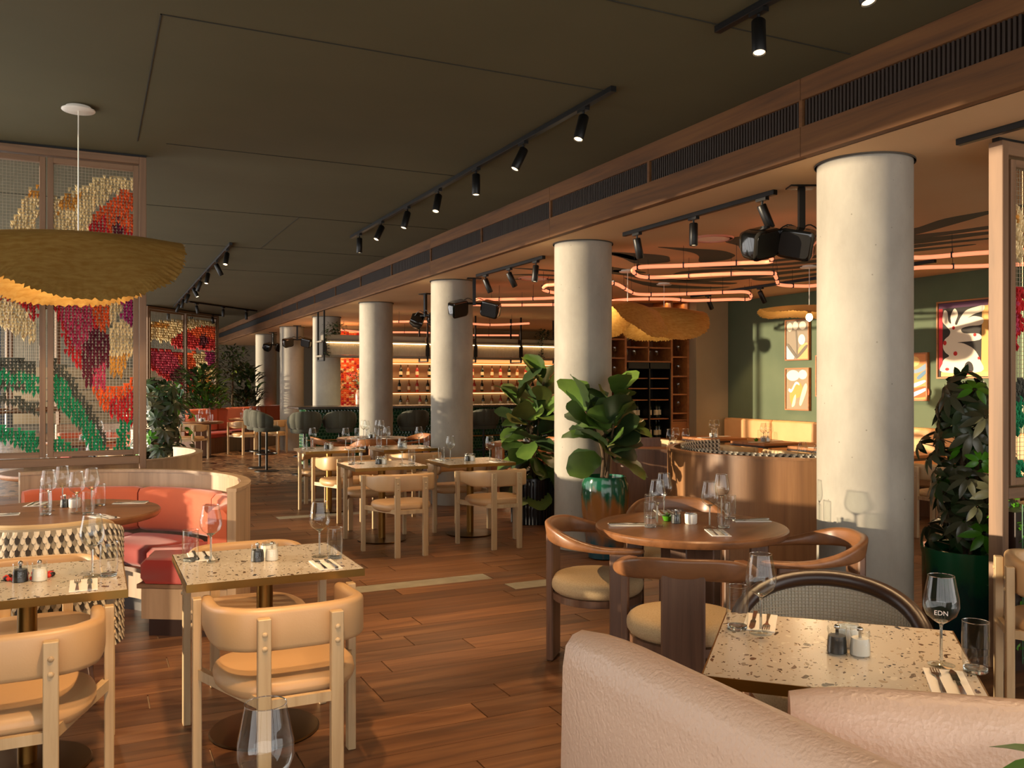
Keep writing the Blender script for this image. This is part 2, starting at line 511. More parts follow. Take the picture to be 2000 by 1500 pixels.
# window wall beside the booths and window wall behind the camera
def window_wall(name, n, a0, a1, along, fixed):
    w = struct(bpy.data.objects.new(name, None)); COL.objects.link(w)
    step = (a1 - a0) / n
    for i in range(n + 1):
        p = a0 + step * i
        b = (fixed - .06, fixed + .06, p - .045, p + .045) if along == 'y' else (p - .045, p + .045, fixed - .06, fixed + .06)
        MB().box(*b, 0, ZU).build('mullion', BLACK, w, 0)
    for z0, z1 in ((0, .10), (ZU - .02, ZU)):
        b = (fixed - .05, fixed + .05, a0, a1) if along == 'y' else (a0, a1, fixed - .05, fixed + .05)
        MB().box(*b, z0, z1).build('window_rail', BLACK, w, 0)
window_wall('window_fill', 2, -2.6, 1.2, 'y', -2.3)  # unseen window added to bring more fill onto the pink bench
struct(MB().box(-2.4, -2.2, 1.2, 4.7, 0, ZU).build('wall_sun_stop', WALLG, smooth=0))  # unseen stretch made solid to keep low sun off the pink bench
window_wall('window_1', 11, 4.7, 31, 'y', -2.3)
window_wall('window_2', 5, -2.3, 9.3, 'x', -2.6)

# painted organic bands on the peach ceiling
SW = [
    [(4.941, 6.983), (5.361, 6.919), (5.656, 6.908), (5.938, 7.058), (6.038, 7.189), (6.106, 7.407), (5.98, 7.663), (5.678, 7.302), (5.443, 7.123), (5.155, 7.04)],
    [(5.316, 6.449), (5.25, 6.199), (5.432, 6.204), (5.822, 6.455), (6.118, 6.63), (6.261, 6.786), (6.422, 7.191), (6.204, 7.109), (5.939, 6.828), (5.57, 6.577)],
    [(4.661, 7.5), (5.084, 7.412), (5.376, 7.448), (5.538, 7.617), (5.647, 7.823), (5.429, 8.063), (5.065, 7.782)],
    [(6.218, 7.752), (6.57, 7.144), (6.778, 6.594), (6.9, 6.713), (6.686, 7.27), (6.464, 7.633)],
    [(6.198, 7.944), (6.805, 7.4), (7.027, 6.836), (7.176, 6.981), (6.929, 7.534), (6.477, 7.91)],
    [(6.75, 7.971), (7.118, 7.615), (7.294, 7.096), (7.435, 7.234), (7.233, 7.738), (6.977, 7.968)],
    [(6.484, 8.855), (6.273, 8.385), (6.679, 7.886), (6.769, 7.992), (6.471, 8.528)],
    [(5.428, 8.871), (5.512, 8.598), (5.896, 8.757), (6.491, 9.025), (7.404, 9.043), (7.643, 9.024), (7.576, 9.252), (6.632, 9.321), (5.852, 8.991)],
    [(5.978, 9.185), (6.642, 9.507), (7.566, 9.563), (7.85, 9.426), (7.712, 9.747), (6.904, 9.882)],
    [(6.761, 9.166), (7.084, 8.652), (7.351, 7.865), (7.553, 7.348), (7.674, 7.465), (7.536, 8.063), (7.383, 8.866)],
    [(7.483, 8.547), (7.719, 8.259), (7.841, 7.628), (7.971, 7.755), (7.912, 8.465), (7.739, 8.694)],
    [(6.307, 5.344), (6.316, 5.157), (6.175, 4.785), (6.203, 4.377), (6.202, 4.021), (6.295, 4.081), (6.302, 4.446), (6.433, 4.858), (6.598, 5.473)],
    [(6.571, 5.567), (6.723, 5.143), (6.805, 4.801), (6.982, 4.526), (7.089, 4.596), (6.936, 4.894), (6.785, 5.629)],
    [(6.778, 5.743), (6.931, 5.234), (7.059, 4.981), (7.224, 4.683), (7.326, 4.749), (7.175, 5.062), (7.018, 5.821)],
    [(7.027, 5.954), (7.182, 5.566), (7.369, 5.206), (7.425, 5.245), (7.294, 5.652), (7.215, 5.985)],
    [(7.243, 6.137), (7.431, 5.759), (7.542, 5.551), (7.586, 5.583), (7.528, 5.834), (7.409, 6.146)],
    [(4.32, 8.983), (4.579, 8.923), (4.889, 8.95), (4.938, 9.039), (4.633, 9.028)],
    [(4.722, 7.525), (4.885, 7.505), (5.146, 7.669), (5.263, 7.843), (5.028, 7.726)],
    [(5.19, 8.585), (5.242, 8.401), (5.616, 8.51), (5.957, 8.663), (5.866, 8.766), (5.538, 8.75)],
    [(4.596, 9.558), (4.743, 9.391), (5.091, 9.319), (5.155, 9.436), (4.802, 9.508)],
    [(4.794, 9.969), (4.999, 9.74), (5.299, 9.7), (5.368, 9.826), (5.063, 9.866)]]
for poly in SW:
    pp = smooth_path([(x, y, 0) for x, y in poly], 4, True)
    MB().prism([(p[0], p[1]) for p in pp], ZL - .0025, ZL + .001).build('painted_band', SWIRL, ceil_low, 0)
def ring_light(x, y, label):
    t = thing('ceiling_ring', label, 'ceiling light', (x, y, ZL))
    MB().lathe([(.19, -.014), (.20, 0), (.16, 0), (.16, -.014)], 32, False).build('trim_ring', plain('pink_ring', '#d98f74', .5) if 'pink_ring' not in bpy.data.materials else bpy.data.materials['pink_ring'], t)
    MB().lathe([(.16, -.006), (.16, -.002)], 32).build('diffuser', WHITE, t)
ring_light(*(5.086, 6.355), 'round recessed ceiling fitting with a pink rim beside the looping coral tube')
ring_light(*(4.994, 9.718), 'round recessed ceiling fitting with a pink rim near the middle spot track')
# ================================================================== chairs
def rrect(w, h, r, n=3):
    """rounded rectangle section in (a, b)"""
    out = []
    for cx, cz, a0 in ((w / 2 - r, h / 2 - r, 0), (-w / 2 + r, h / 2 - r, PI / 2), (-w / 2 + r, -h / 2 + r, PI), (w / 2 - r, -h / 2 + r, 1.5 * PI)):
        for i in range(n + 1):
            a = a0 + PI / 2 * i / n
            out.append((cx + r * math.cos(a), cz + r * math.sin(a)))
    return out
def sweep(mb, path, sec, tilt=0):
    """path of (x, y, z); sec(i, t) -> list of (side, up)"""
    P = [Vector(p) for p in path]; k = len(P); rings = []
    for i in range(k):
        t = (P[min(i + 1, k - 1)] - P[max(i - 1, 0)]); t.z = 0; t.normalize()
        sd = Vector((t.y, -t.x, 0))
        rings.append([tuple(P[i] + sd * a + Vector((0, 0, b))) for a, b in sec(i, i / (k - 1))])
    mb.loft(rings)
    return mb
def pad(outline, z0, z1, r, dome=0.0, n=4):
    """cushion over a plan outline with rolled edges"""
    cx = sum(p[0] for p in outline) / len(outline); cy_ = sum(p[1] for p in outline) / len(outline)
    mb = MB(); rings = []
    h = (z1 - z0)
    def ring(ins, z):
        o = []
        for x, y in outline:
            dx, dy = x - cx, y - cy_; L = math.hypot(dx, dy)
            q = max(0, 1 - ins / L)
            o.append((cx + dx * q, cy_ + dy * q, z))
        return o
    rr = min(r, h / 2)
    for i in range(n + 1):
        a = PI / 2 * i / n
        rings.append(ring(rr * (1 - math.sin(a)), z0 + rr * (1 - math.cos(a))))
    for i in range(n + 1):
        a = PI / 2 * i / n
        rings.append(ring(rr * (1 - math.cos(a)), z1 - rr + rr * math.sin(a)))
    for q in (.35, .7):
        o = ring(rr, z1)
        rings.append([(cx + (x - cx) * (1 - q), cy_ + (y - cy_) * (1 - q), z1 + dome * q) for x, y, z in o])
    mb.loft(rings)
    return mb

def make_leather_chair(seatmat, name, label, cat='chair', group=None):
    t = thing(name, label, cat, group=group)
    def leg(x, y, h, sx, sy, side):
        l = MB().box(x - sx / 2, x + sx / 2, y - sy / 2, y + sy / 2, 0, h, .003).build('leg', OAK, t, 30)
        for z in (h - .055, h - .105):
            b = MB()
            if side == 0: b.at(x, y - sy / 2 + .001, z, rx=PI / 2)
            else: b.at(x + side * (sx / 2 - .001), y, z, ry=side * PI / 2)
            b.lathe([(.010, 0), (.0095, .004), (.006, .007), (.001, .008)], 10).build('button', OAK, l, 40)
    for sx in (-1, 1):
        leg(sx * .13, -.235, .71, .046, .036, 0)
        leg(sx * .308, .225, .70, .034, .046, sx)
    pts = [(-.266, .29), (-.27, .12), (-.262, -.02), (-.235, -.115), (-.18, -.172), (-.09, -.192), (0, -.194)]
    pts = pts + [(-x, y) for x, y in reversed(pts[:-1])]
    path = smooth_path([(x, y, .634 + .024 * max(0, min(1, (.06 - y) / .2))) for x, y in pts], 5)
    K = len(path) - 1
    def sec(i, tt):
        e = min(tt, 1 - tt); q = 1 if e > .05 else .35 + .65 * math.sqrt(max(0, 1 - (1 - e / .05) ** 2))
        h = .155 * (.62 + .38 * min(1, e / .22)) * q
        return [(a, b + (.155 - h) * .32 * (1 if q > .99 else 1)) for a, b in rrect(.046 * q + .004, h, min(.02, h * .3) * q, 3)]
    sweep(MB(), path, sec).build('back_band', seatmat, t, 60)
    ol = []
    N = 40
    for i in range(N):
        a = 2 * PI * i / N
        c_, s_ = math.cos(a), math.sin(a)
        e = .55
        x = .265 * math.copysign(abs(c_) ** e, c_); y = .03 + .235 * math.copysign(abs(s_) ** e, s_)
        if y < 0: x *= 1 - .22 * min(1, (-y) / .2)
        ol.append((x, y))
    pad(ol, .395, .472, .038, -.006).build('seat', seatmat, t, 70)
    for sx in (-1, 1):
        a = Vector((sx * .300, .225, .405)); b = Vector((sx * .13, -.225, .405))
        dv = (b - a); L = dv.length
        MB().at(a.x, a.y, a.z, rz=math.atan2(dv.y, dv.x)).box(0, L, -.014, .014, -.02, .02).build('side_rail', OAK, t, 0)
    MB().box(-.11, .11, -.245, -.222, .385, .42).build('back_rail', OAK, t, 0)
    return t

def make_wood_chair(label, seatmat=None, woodm=None, group=None):
    W, WX = woodm or (WALN, WALNX)
    t = thing('wooden_armchair', label, 'chair', group=group)
    MB().box(-.095, .095, -.292, -.252, 0, .715, .008).build('back_post', W, t, 30)
    for sx in (-1, 1):
        MB().box(sx * .285 - .017, sx * .285 + .017, .10, .20, 0, .662, .006).build('leg', W, t, 30)
    pts = [(-.245, .27, .670), (-.285, .19, .670), (-.305, .05, .674), (-.285, -.10, .695), (-.215, -.215, .722), (-.11, -.268, .735), (0, -.28, .735)]
    pts = pts + [(-x, y, z) for x, y, z in reversed(pts[:-1])]
    path = smooth_path(pts, 5)
    def sec(i, tt):
        e = min(tt, 1 - tt) * 2
        k = max(0, min(1, (e - .25) / .5)); k = k * k * (3 - 2 * k)
        q = 1 if e > .06 else .45 + .55 * e / .06
        w = (.062 * (1 - k) + .040 * k) * q; h = (.030 * (1 - k) + .098 * k) * q
        lean = .16 * k
        return [(a + b * lean, b) for a, b in rrect(w, h, min(w, h) * .42, 3)]
    sweep(MB(), path, sec).build('arm_rail', WX, t, 60)
    ol = [(.265 * math.cos(2 * PI * i / 36), -.02 + .255 * math.sin(2 * PI * i / 36)) for i in range(36)]
    pad(ol, .385, .485, .045, .012).build('seat', seatmat or BOUCLE, t, 70)
    MB().at(0, -.02, 0).lathe([(.235, .345), (.25, .35), (.25, .386), (.235, .388)], 32).build('seat_frame', W, t)
    return t

def make_cane_chair(label):
    t = thing('cane_back_chair', label, 'chair')
    for sx in (-1, 1):
        for y, h in ((.22, .44), (-.22, .44)):
            MB().tube([(sx * .25, y, 0), (sx * .235, y * .96, h)], [.014, .02], 10).build('leg', DARKW, t)
    def arc(r, z, n=24, a0=-PI * .02, a1=-PI * .98):
        return [(r * math.cos(a0 + (a1 - a0) * i / n), .02 + r * .86 * math.sin(a0 + (a1 - a0) * i / n), z) for i in range(n + 1)]
    top = [(x, y, .56 + .235 * math.sin(PI * min(1, max(0, i / 24))) ** .5) for i, (x, y, z) in enumerate(arc(.33, .79))]
    MB().tube(top, .031, 12).build('top_rail', DARKW, t)
    MB().tube(arc(.31, .50), .014, 8).build('lower_rail', DARKW, t)
    # woven cane: thin vertical and horizontal strands
    g = MB(); n = 72
    lo = arc(.315, .505, n); up = [(x, y, .545 + .225 * max(0, math.sin(PI * i / n)) ** .5) for i, (x, y, z) in enumerate(arc(.322, .78, n))]
    for i in range(2, n - 1):
        g.tube([lo[i], up[i]], .0022, 4)
    for k in range(1, 22):
        z = .505 + k * .0125
        seg = []
        for i in range(n + 1):
            if up[i][2] > z + .004: 
                f_ = (z - .505) / (up[i][2] - .505)
                seg.append((lo[i][0] * (1 - f_) + up[i][0] * f_, lo[i][1] * (1 - f_) + up[i][1] * f_, z))
        if len(seg) > 3: g.tube(seg, .0022, 4)
    g.build('cane_weave', CANE, t, 0, 'stuff')
    bk = MB(); sc_ = 1.015
    for i in range(n):
        q = [lo[i], lo[i + 1], up[i + 1], up[i]]
        bk.add([(x * sc_, y * sc_, z) for x, y, z in q], [(0, 1, 2, 3)])
    bk.build('cane_backing', plain('cane_back', '#bdb5a4', .8), t, 0)
    ol = [(.27 * math.cos(2 * PI * i / 32), .02 + .25 * math.sin(2 * PI * i / 32)) for i in range(32)]
    pad(ol, .42, .50, .03, .01).build('seat', BOUCLE, t, 70)
    return t

WV = [plain('weave_black', '#3a342e', .8), plain('weave_grey', '#8a8170', .8), plain('weave_cream', '#d9cfba', .8)]
def weave(mb, surf, nu, nv):
    """overlapping flat scales following surf(u, v) -> (point, normal)"""
    for j in range(nv):
        for i in range(nu):
            u = (i + (.5 if j % 2 else 0)) / nu; v = j / nv
            mb.slot = 2 if (i + j) % 2 else (0 if j % 2 else 1)
            du, dv = .62 / nu, 1.35 / nv
            q = []
            for a, b, h in ((-du, 0, .001), (0, -dv * .35, .006), (du, 0, .001), (du * .55, dv * .62, .012), (0, dv * .8, .014), (-du * .55, dv * .62, .012)):
                p, n = surf(min(1, max(0, u + a)), min(1, max(0, v + b)))
                q.append(tuple(Vector(p) + Vector(n) * h))
            mb.add(q, [(0, 1, 2, 3, 4, 5)])
def make_barrel_chair(label):
    t = thing('woven_barrel_chair', label, 'chair')
    a0, a1 = -PI * 1.12, PI * .12
    R, z0, z1 = .36, .16, .83
    def rim(a): return z1 - .22 * max(0, abs((a + PI / 2) / (PI * .62)) - .45) ** 1.2
    rings = []
    n = 40
    for i in range(n + 1):
        a = a0 + (a1 - a0) * i / n; zt = rim(a); c_, s_ = math.cos(a), math.sin(a)
        ro, ri = R, R - .085
        rings.append([(c_ * ri, s_ * ri, z0), (c_ * ro, s_ * ro, z0), (c_ * (ro + .012), s_ * (ro + .012), (z0 + zt) / 2), (c_ * ro, s_ * ro, zt - .035), (c_ * (ro - .02), s_ * (ro - .02), zt - .006),
                      (c_ * (ro + ri) / 2, s_ * (ro + ri) / 2, zt), (c_ * (ri + .02), s_ * (ri + .02), zt - .006), (c_ * ri, s_ * ri, zt - .035)])
    MB().loft(rings).build('shell', plain('weave_base', '#9b8f7a', .85), t, 60)
    w = MB()
    def surf(u, v):
        a = a0 + (a1 - a0) * u; zt = rim(a)
        z = zt - .01 - (zt - .02 - z0) * v
        r = R + .006
        return (math.cos(a) * r, math.sin(a) * r, z), (math.cos(a), math.sin(a), 0)
    weave(w, surf, 60, 22)
    w.build('woven_scales', WV, t, 0, 'stuff')
    MB().tube([(math.cos(a0 + (a1 - a0) * i / 40) * (R - .04), math.sin(a0 + (a1 - a0) * i / 40) * (R - .04), rim(a0 + (a1 - a0) * i / 40) + .002) for i in range(41)], .014, 8).build('piping', CREAML, t)
    ol = [(.28 * math.cos(2 * PI * i / 32), .03 + .28 * math.sin(2 * PI * i / 32)) for i in range(32)]
    pad(ol, .34, .47, .04, .01).build('seat', ORANGE, t, 70)
    for sx in (-1, 1):
        for y in (-.2, .22):
            MB().tube([(sx * .22, y, 0), (sx * .2, y * .9, .2)], [.012, .018], 8).build('leg', WALN, t)
    return t

def make_stool(label, group):
    t = thing('bar_stool', label, 'bar stool', group=group)
    MB().lathe([(.21, 0), (.21, .008), (.03, .02), (.02, .03)], 28).build('base', BLACK, t)
    MB().cyl(.022, .02, .72, 12).build('post', BLACK, t)
    MB().lathe([(.17, .30), (.185, .30), (.185, .318), (.17, .318)], 24, False).build('foot_ring', BLACK, t)
    ol = [(.24 * math.cos(2 * PI * i / 28), .23 * math.sin(2 * PI * i / 28)) for i in range(28)]
    pad(ol, .70, .80, .04, .01).build('seat', VELV, t, 70)
    # channelled tub back: each channel is a pad
    n = 7
    for i in range(n):
        a0 = -PI * 1.08 + PI * 1.16 * i / n; a1 = -PI * 1.08 + PI * 1.16 * (i + 1) / n
        rings = []
        for q in range(6):
            u = q / 5; a = a0 + (a1 - a0) * u; pf = math.sin(PI * u) ** .5 * .014
            zt = 1.08 - .12 * abs((a + PI / 2) / (PI * .58)) ** 2.5; zb = .775
            c_, s_ = math.cos(a), math.sin(a)
            rr = [(.215 - pf, zb + .02), (.235, zb), (.262 + pf, zb + .02), (.285 + pf, (zb + zt) / 2), (.275 + pf, zt - .03), (.25, zt), (.225 - pf, zt - .03), (.225 - pf, (zb + zt) / 2)]
            rings.append([(c_ * r, s_ * r, z) for r, z in rr])
        MB().loft(rings).build('back_channel', VELV, t, 70)
    return t

# ================================================================== tables
def make_terrazzo_table(label, w=.72, d=.68, group=None, topm=None):
    t = thing('terrazzo_table', label, 'table', group=group)
    MB().box(-w / 2 + .004, w / 2 - .004, -d / 2 + .004, d / 2 - .004, .722, .75, .001).build('tabletop', topm or TERR, t, 0)
    e = MB()
    for x0, x1, y0, y1 in ((-w / 2, w / 2, -d / 2, -d / 2 + .004), (-w / 2, w / 2, d / 2 - .004, d / 2), (-w / 2, -w / 2 + .004, -d / 2 + .004, d / 2 - .004), (w / 2 - .004, w / 2, -d / 2 + .004, d / 2 - .004)):
        e.box(x0, x1, y0, y1, .718, .7495)
    e.build('edge_band', BRASS, t, 0, label='brass edge band')
    MB().box(-.2, .2, -.2, .2, .708, .722).build('mounting_plate', DKBR, t, 0)
    MB().cyl(.036, .012, .71, 24).build('pole', BRASS, t, label='brass pole')
    MB().lathe([(.235, 0), (.238, .006), (.232, .012), (.12, .018), (.04, .024)], 48).build('base', DKBR, t)
    return t
def make_round_table(label, r=.53, group=None):
    t = thing('round_table', label, 'table', group=group)
    MB().lathe([(r - .05, .700), (r - .012, .708), (r, .724), (r, .742), (r - .008, .75)], 64).build('tabletop', WALNX, t, 40)
    MB().box(-.05, .05, -.16, .16, .02, .70, .006).build('pedestal_board', WALN, t, 0)
    MB().box(-.16, .16, -.0499, .0499, .02, .6995, .006).build('pedestal_board', WALN, t, 0)
    MB().lathe([(.27, 0), (.27, .012), (.25, .02)], 40).build('base', DARKW, t)
    return t

# ================================================================== table settings
def glass_profile(s=1.0):
    return [(.034, .001), (.036, .003), (.03, .005), (.008, .009), (.0042, .016), (.0038, .105), (.006, .117), (.020, .126), (.039, .142), (.0475, .164), (.0465, .19), (.040, .222), (.0345, .252)]
def make_wine_glass():
    p = glass_profile()
    t = thing('wine_glass', 'x', 'wine glass')
    MB().lathe(p[:5], 24).build('foot', GLASS, t, 60)
    MB().lathe(p[4:8], 12, False).build('stem', GLASSB, t, 60)
    MB().lathe(p[6:], 28, False).build('bowl', GLASS, t, 60)
    MB().lathe([(.0342, .2515), (.0350, .2515), (.0350, .2530), (.0342, .2530)], 28, False).build('rim', GLASSB, t, 60)
    return t
def make_tumbler():
    t = thing('water_tumbler', 'x', 'water glass')
    MB().lathe([(.032, .014), (.0345, .04), (.0355, .09), (.034, .138)], 24, False).build('wall', GLASS, t, 60)
    MB().lathe([(.028, 0), (.031, .003), (.031, .012), (.024, .013)], 24).build('base', GLASSB, t, 40)
    MB().lathe([(.0335, .1372), (.0344, .1372), (.0344, .1387), (.0335, .1387)], 24, False).build('rim', GLASSB, t, 60)
    return t
def make_shaker(fill, name):
    t = thing(name, 'x', 'shaker')
    MB().lathe([(.025, 0), (.0285, .003), (.027, .036), (.0245, .050), (.001, .051)], 20).build('filling', fill, t, 40)
    MB().lathe([(.0292, .001), (.0278, .036), (.0252, .052), (.0285, .068), (.027, .075)], 20, False).build('jar', GLASS, t, 60)
    MB().lathe([(.005, .051), (.005, .068), (.009, .071), (.008, .079), (.003, .083)], 12).build('knob', CHROME, t, 60)
    return t
def make_pot():
    t = thing('sugar_pot', 'x', 'pot')
    MB().lathe([(.030, 0), (.035, .006), (.036, .05), (.034, .056), (.031, .056), (.031, .04)], 24).build('body', WHITE, t, 50)
    MB().lathe([(.032, .057), (.03, .066), (.008, .070), (.006, .076), (.002, .078)], 20).build('lid', GLASS, t, 50)
    return t
def make_fork():
    mb = MB()
    mb.loft([[(x, -w, z), (x, w, z), (x, w, z + .0022), (x, -w, z + .0022)] for x, w, z in ((-.10, .0065, .001), (-.05, .005, .002), (.0, .003, .004), (.03, .0045, .003), (.048, .012, .001), (.058, .012, .002))])
    for k in (-1.5, -.5, .5, 1.5):
        mb.box(.057, .098, k * .0065 - .0014, k * .0065 + .0014, .002, .004)
    return tag(mb.build('fork', CHROME, None, 40), 'x', 'fork')
def make_knife():
    mb = MB()
    mb.loft([[(x, -w, .001), (x, w, .001), (x, w, .001 + h), (x, -w, .001 + h)] for x, w, h in ((-.11, .007, .006), (-.05, .006, .006), (.0, .005, .004), (.005, .009, .002), (.08, .009, .0015), (.105, .002, .001))])
    return tag(mb.build('knife', CHROME, None, 40), 'x', 'knife')
def make_napkin():
    mb = MB()
    mb.box(-.105, .105, -.05, .05, 0, .004, .001)
    return tag(mb.build('napkin', PAPER, None, 0), 'x', 'napkin')
PROTO = {'wine': make_wine_glass(), 'tumbler': make_tumbler(), 'salt': make_shaker(WHITE, 'salt_shaker'), 'pepper': make_shaker(PEPPER, 'pepper_shaker'), 'pot': make_pot(),
         'fork': make_fork(), 'knife': make_knife(), 'napkin': make_napkin()}
WORDS = {'wine': ('stemmed wine glass on', 'wine glasses'), 'tumbler': ('clear water tumbler on', 'tumblers'), 'salt': ('white salt shaker on', 'shakers'),
         'pepper': ('dark pepper shaker on', 'shakers'), 'pot': ('white lidded sugar pot on', 'pots'), 'fork': ('steel fork on', 'forks'),
         'knife': ('steel knife on', 'knives'), 'napkin': ('folded white napkin on', 'napkins')}
def put(kind, x, y, z, rz, where, side=''):
    w, g = WORDS[kind]
    o = copy_tree(PROTO[kind])
    o.location = (x, y, z); o.rotation_euler = (0, 0, rz)
    o['label'] = w + ' ' + where + (', ' + side if side else ''); o['group'] = g + ' on ' + where
    return o
def setting(cx, cy, rz, spots, where, z=.7503, cond=True, cutlery=True, sides=None):
    """spots: (x, y, facing) of each diner in table coordinates"""
    c_, s_ = math.cos(rz), math.sin(rz)
    W = lambda x, y: (cx + c_ * x - s_ * y, cy + s_ * x + c_ * y)
    got = []
    for i_, (x, y, f) in enumerate(spots):
        sd = sides[i_] if sides else ''
        # facing f: the direction the diner looks; right-hand side carries the glasses
        a = rz + f; fx, fy = math.cos(a), math.sin(a); rx, ry = fy, -fx
        X, Y = W(x, y)
        p = lambda fo, ri: (X + fx * fo + rx * ri, Y + fy * fo + ry * ri)
        put('napkin', *p(.10, .12), z, a, where, sd)
        if cutlery:
            put('fork', *p(.10, .10), z + .004, a, where, sd)
            put('knife', *p(.095, .14), z + .004, a, where, sd)
        got.append(put('wine', *p(.245, .10), z, a, where, sd))
        put('tumbler', *p(.235, .195), z, a, where, sd)
    if cond:
        put('pepper', *W(-.035, .0), z, 0, where); put('salt', *W(.022, -.015), z, 0, where); put('pot', *W(.01, .065), z, 0, where)
    return got

def place(where, items, z=.7503):
    """items: (kind, x, y, angle, side)"""
    out = []
    for k, x, y, a, sd in items:
        out.append(put(k, x, y, z, a, where, sd))
        if k == 'napkin':
            put('fork', x - math.sin(a) * .022, y + math.cos(a) * .022, z + .004, a, where, sd)
            put('knife', x + math.sin(a) * .022, y - math.cos(a) * .022, z + .004, a, where, sd)
    return out
# ================================================================== dining furniture placed
tan = make_leather_chair(LEATH, 'leather_chair', 'tan leather chair, oak legs, drawn up to the terrazzo table beside the red booth seat')
TA = 'the terrazzo table beside the red booth seat'
T0 = 'the terrazzo table before the woven barrel chair'
TC = 'the aisle table beyond the grey floor strip'
TE = 'the terrazzo table beside the dark ribbed planter'
TB = 'the aisle table next to the bar stools'
TD = 'the terrazzo table touching a lit column'
TR = 'the terrazzo table beside the pink bench'
RG = 'the round walnut table beside the thickest column'
RB = 'the round table inside the orange curved booth'
def leather(x, y, rz, label, first=[True]):
    if first[0]:
        first[0] = False
        tan.location = (x, y, 0); tan.rotation_euler = (0, 0, rz); tan['label'] = label
        return tan
    return dup(tan, (x, y, 0), rz, label)
NEARS, FARS = 'its back to the aisle', 'facing its back to the far bar'
def table_with_chairs(x, y, where, w=.72, d=.68, near=True, far=True, dn=.585, df=.44):
    t = make_terrazzo_table('x', w, d)
    t['label'] = 'square terrazzo-topped brass-edged ' + where[4:].replace('terrazzo ', '')
    t.location = (x, y, 0)
    if near: leather(x - .015, y - dn, 0, 'tan leather oak chair facing the bar at ' + where)
    if far: leather(x, y + df, PI, 'tan leather oak chair backing the bar at ' + where)
    return t
table_with_chairs(.693, 3.975, TA)
table_with_chairs(-.235, 4.0, T0)
table_with_chairs(2.575, 8.30, TC, dn=.70)
table_with_chairs(3.50, 8.25, TE, dn=.68)
table_with_chairs(2.60, 10.52, TB, dn=.80)
table_with_chairs(3.50, 10.40, TD, w=.70, d=.68)
AB, BS = 'away from bar', 'bar side'
place(TA, [('wine', .474, 4.056, 0, BS), ('tumbler', .395, 4.119, 0, BS), ('napkin', .447, 4.20, -PI / 2, BS), ('pepper', .664, 3.989, 0, ''), ('salt', .726, 3.984, 0, ''), ('pot', .725, 4.06, 0, ''),
           ('wine', .935, 3.961, 0, AB), ('tumbler', .99, 3.90, 0, AB), ('napkin', .917, 3.775, PI / 2, AB)])
place(T0, [('wine', 0, 3.966, 0, AB), ('tumbler', .062, 3.945, 0, AB), ('napkin', -.03, 3.80, PI / 2, AB), ('pepper', -.258, 3.987, 0, ''), ('salt', -.19, 3.976, 0, ''),
           ('wine', -.46, 4.05, 0, BS), ('tumbler', -.53, 4.08, 0, BS), ('napkin', -.46, 4.21, -PI / 2, BS)])
for x, y, w in ((2.575, 8.30, TC), (3.50, 8.25, TE), (2.60, 10.52, TB), (3.50, 10.40, TD)):
    setting(x, y, 0, [(.08, -.34, PI / 2), (-.08, .34, -PI / 2)], w, sides=('away from bar', 'bar side'))

# table beside the pink bench, turned 45 degrees
t = make_terrazzo_table('square brass-edged ' + TR[4:], .71, .70)
t.location = (1.985, 1.90, 0); t.rotation_euler = (0, 0, -PI / 4)
q4 = PI / 4
etched = place(TR, [('wine', 2.145, 1.676, 0, 'bench side'), ('tumbler', 2.185, 1.60, 0, 'bench side'), ('napkin', 2.035, 1.57, q4, 'bench side'), ('pepper', 1.976, 1.893, 0, ''), ('salt', 2.017, 1.845, 0, ''), ('pot', 2.06, 1.93, 0, ''),
           ('wine', 1.904, 2.137, 0, 'cane chair side'), ('tumbler', 1.876, 2.215, 0, 'cane chair side'), ('napkin', 1.99, 2.235, q4 + PI, 'cane chair side')])[0]
cane = make_cane_chair('dark bentwood chair with woven cane back at the table by the pink bench')
cane.location = (2.36, 2.30, 0); cane.rotation_euler = (0, 0, PI * .75)
leather(4.02, 2.51, -PI / 2 - PI / 4, 'tan leather oak chair standing before the mesh screen by the schefflera pot')

# small table under the camera carrying two glasses
t = make_terrazzo_table('small terrazzo table carrying one wine glass and one tumbler only')
t.location = (.24, 1.24, 0)
put('wine', .263, 1.50, .7503, 0, 'the small table with no cutlery')
put('tumbler', .315, 1.42, .7503, 0, 'the small table with no cutlery')

# round walnut table and its armchairs
t = make_round_table('large round walnut dining table on a crossed pedestal beside the thickest column')
t.location = (3.02, 3.96, 0); t.rotation_euler = (0, 0, .5)
def face(x, y, ang, back=.27):
    """chair origin from the position of its back post and its facing angle"""
    return (x + math.cos(ang) * back, y + math.sin(ang) * back, 0), ang - PI / 2
wa = make_wood_chair('x')
A = math.radians
chairs = [(2.35, 4.33, A(-42), 'walnut armchair with cream seat facing the drip-glazed pot side of the round table'),
          (2.31, 3.08, A(52), 'walnut armchair with cream seat at the round table, turned away from the pink bench'),
          (3.52, 3.25, A(152), 'walnut armchair with cream seat at the round table, next to the thickest column'),
          (3.52, 4.80, A(-121), 'walnut armchair tucked at the round table on the curved wood partition side')]
for i, (x, y, a, lb) in enumerate(chairs):
    loc, rz = face(x, y, a)
    if i == 0:
        wa.location = loc; wa.rotation_euler = (0, 0, rz); wa['label'] = lb
    else: dup(wa, loc, rz, lb)
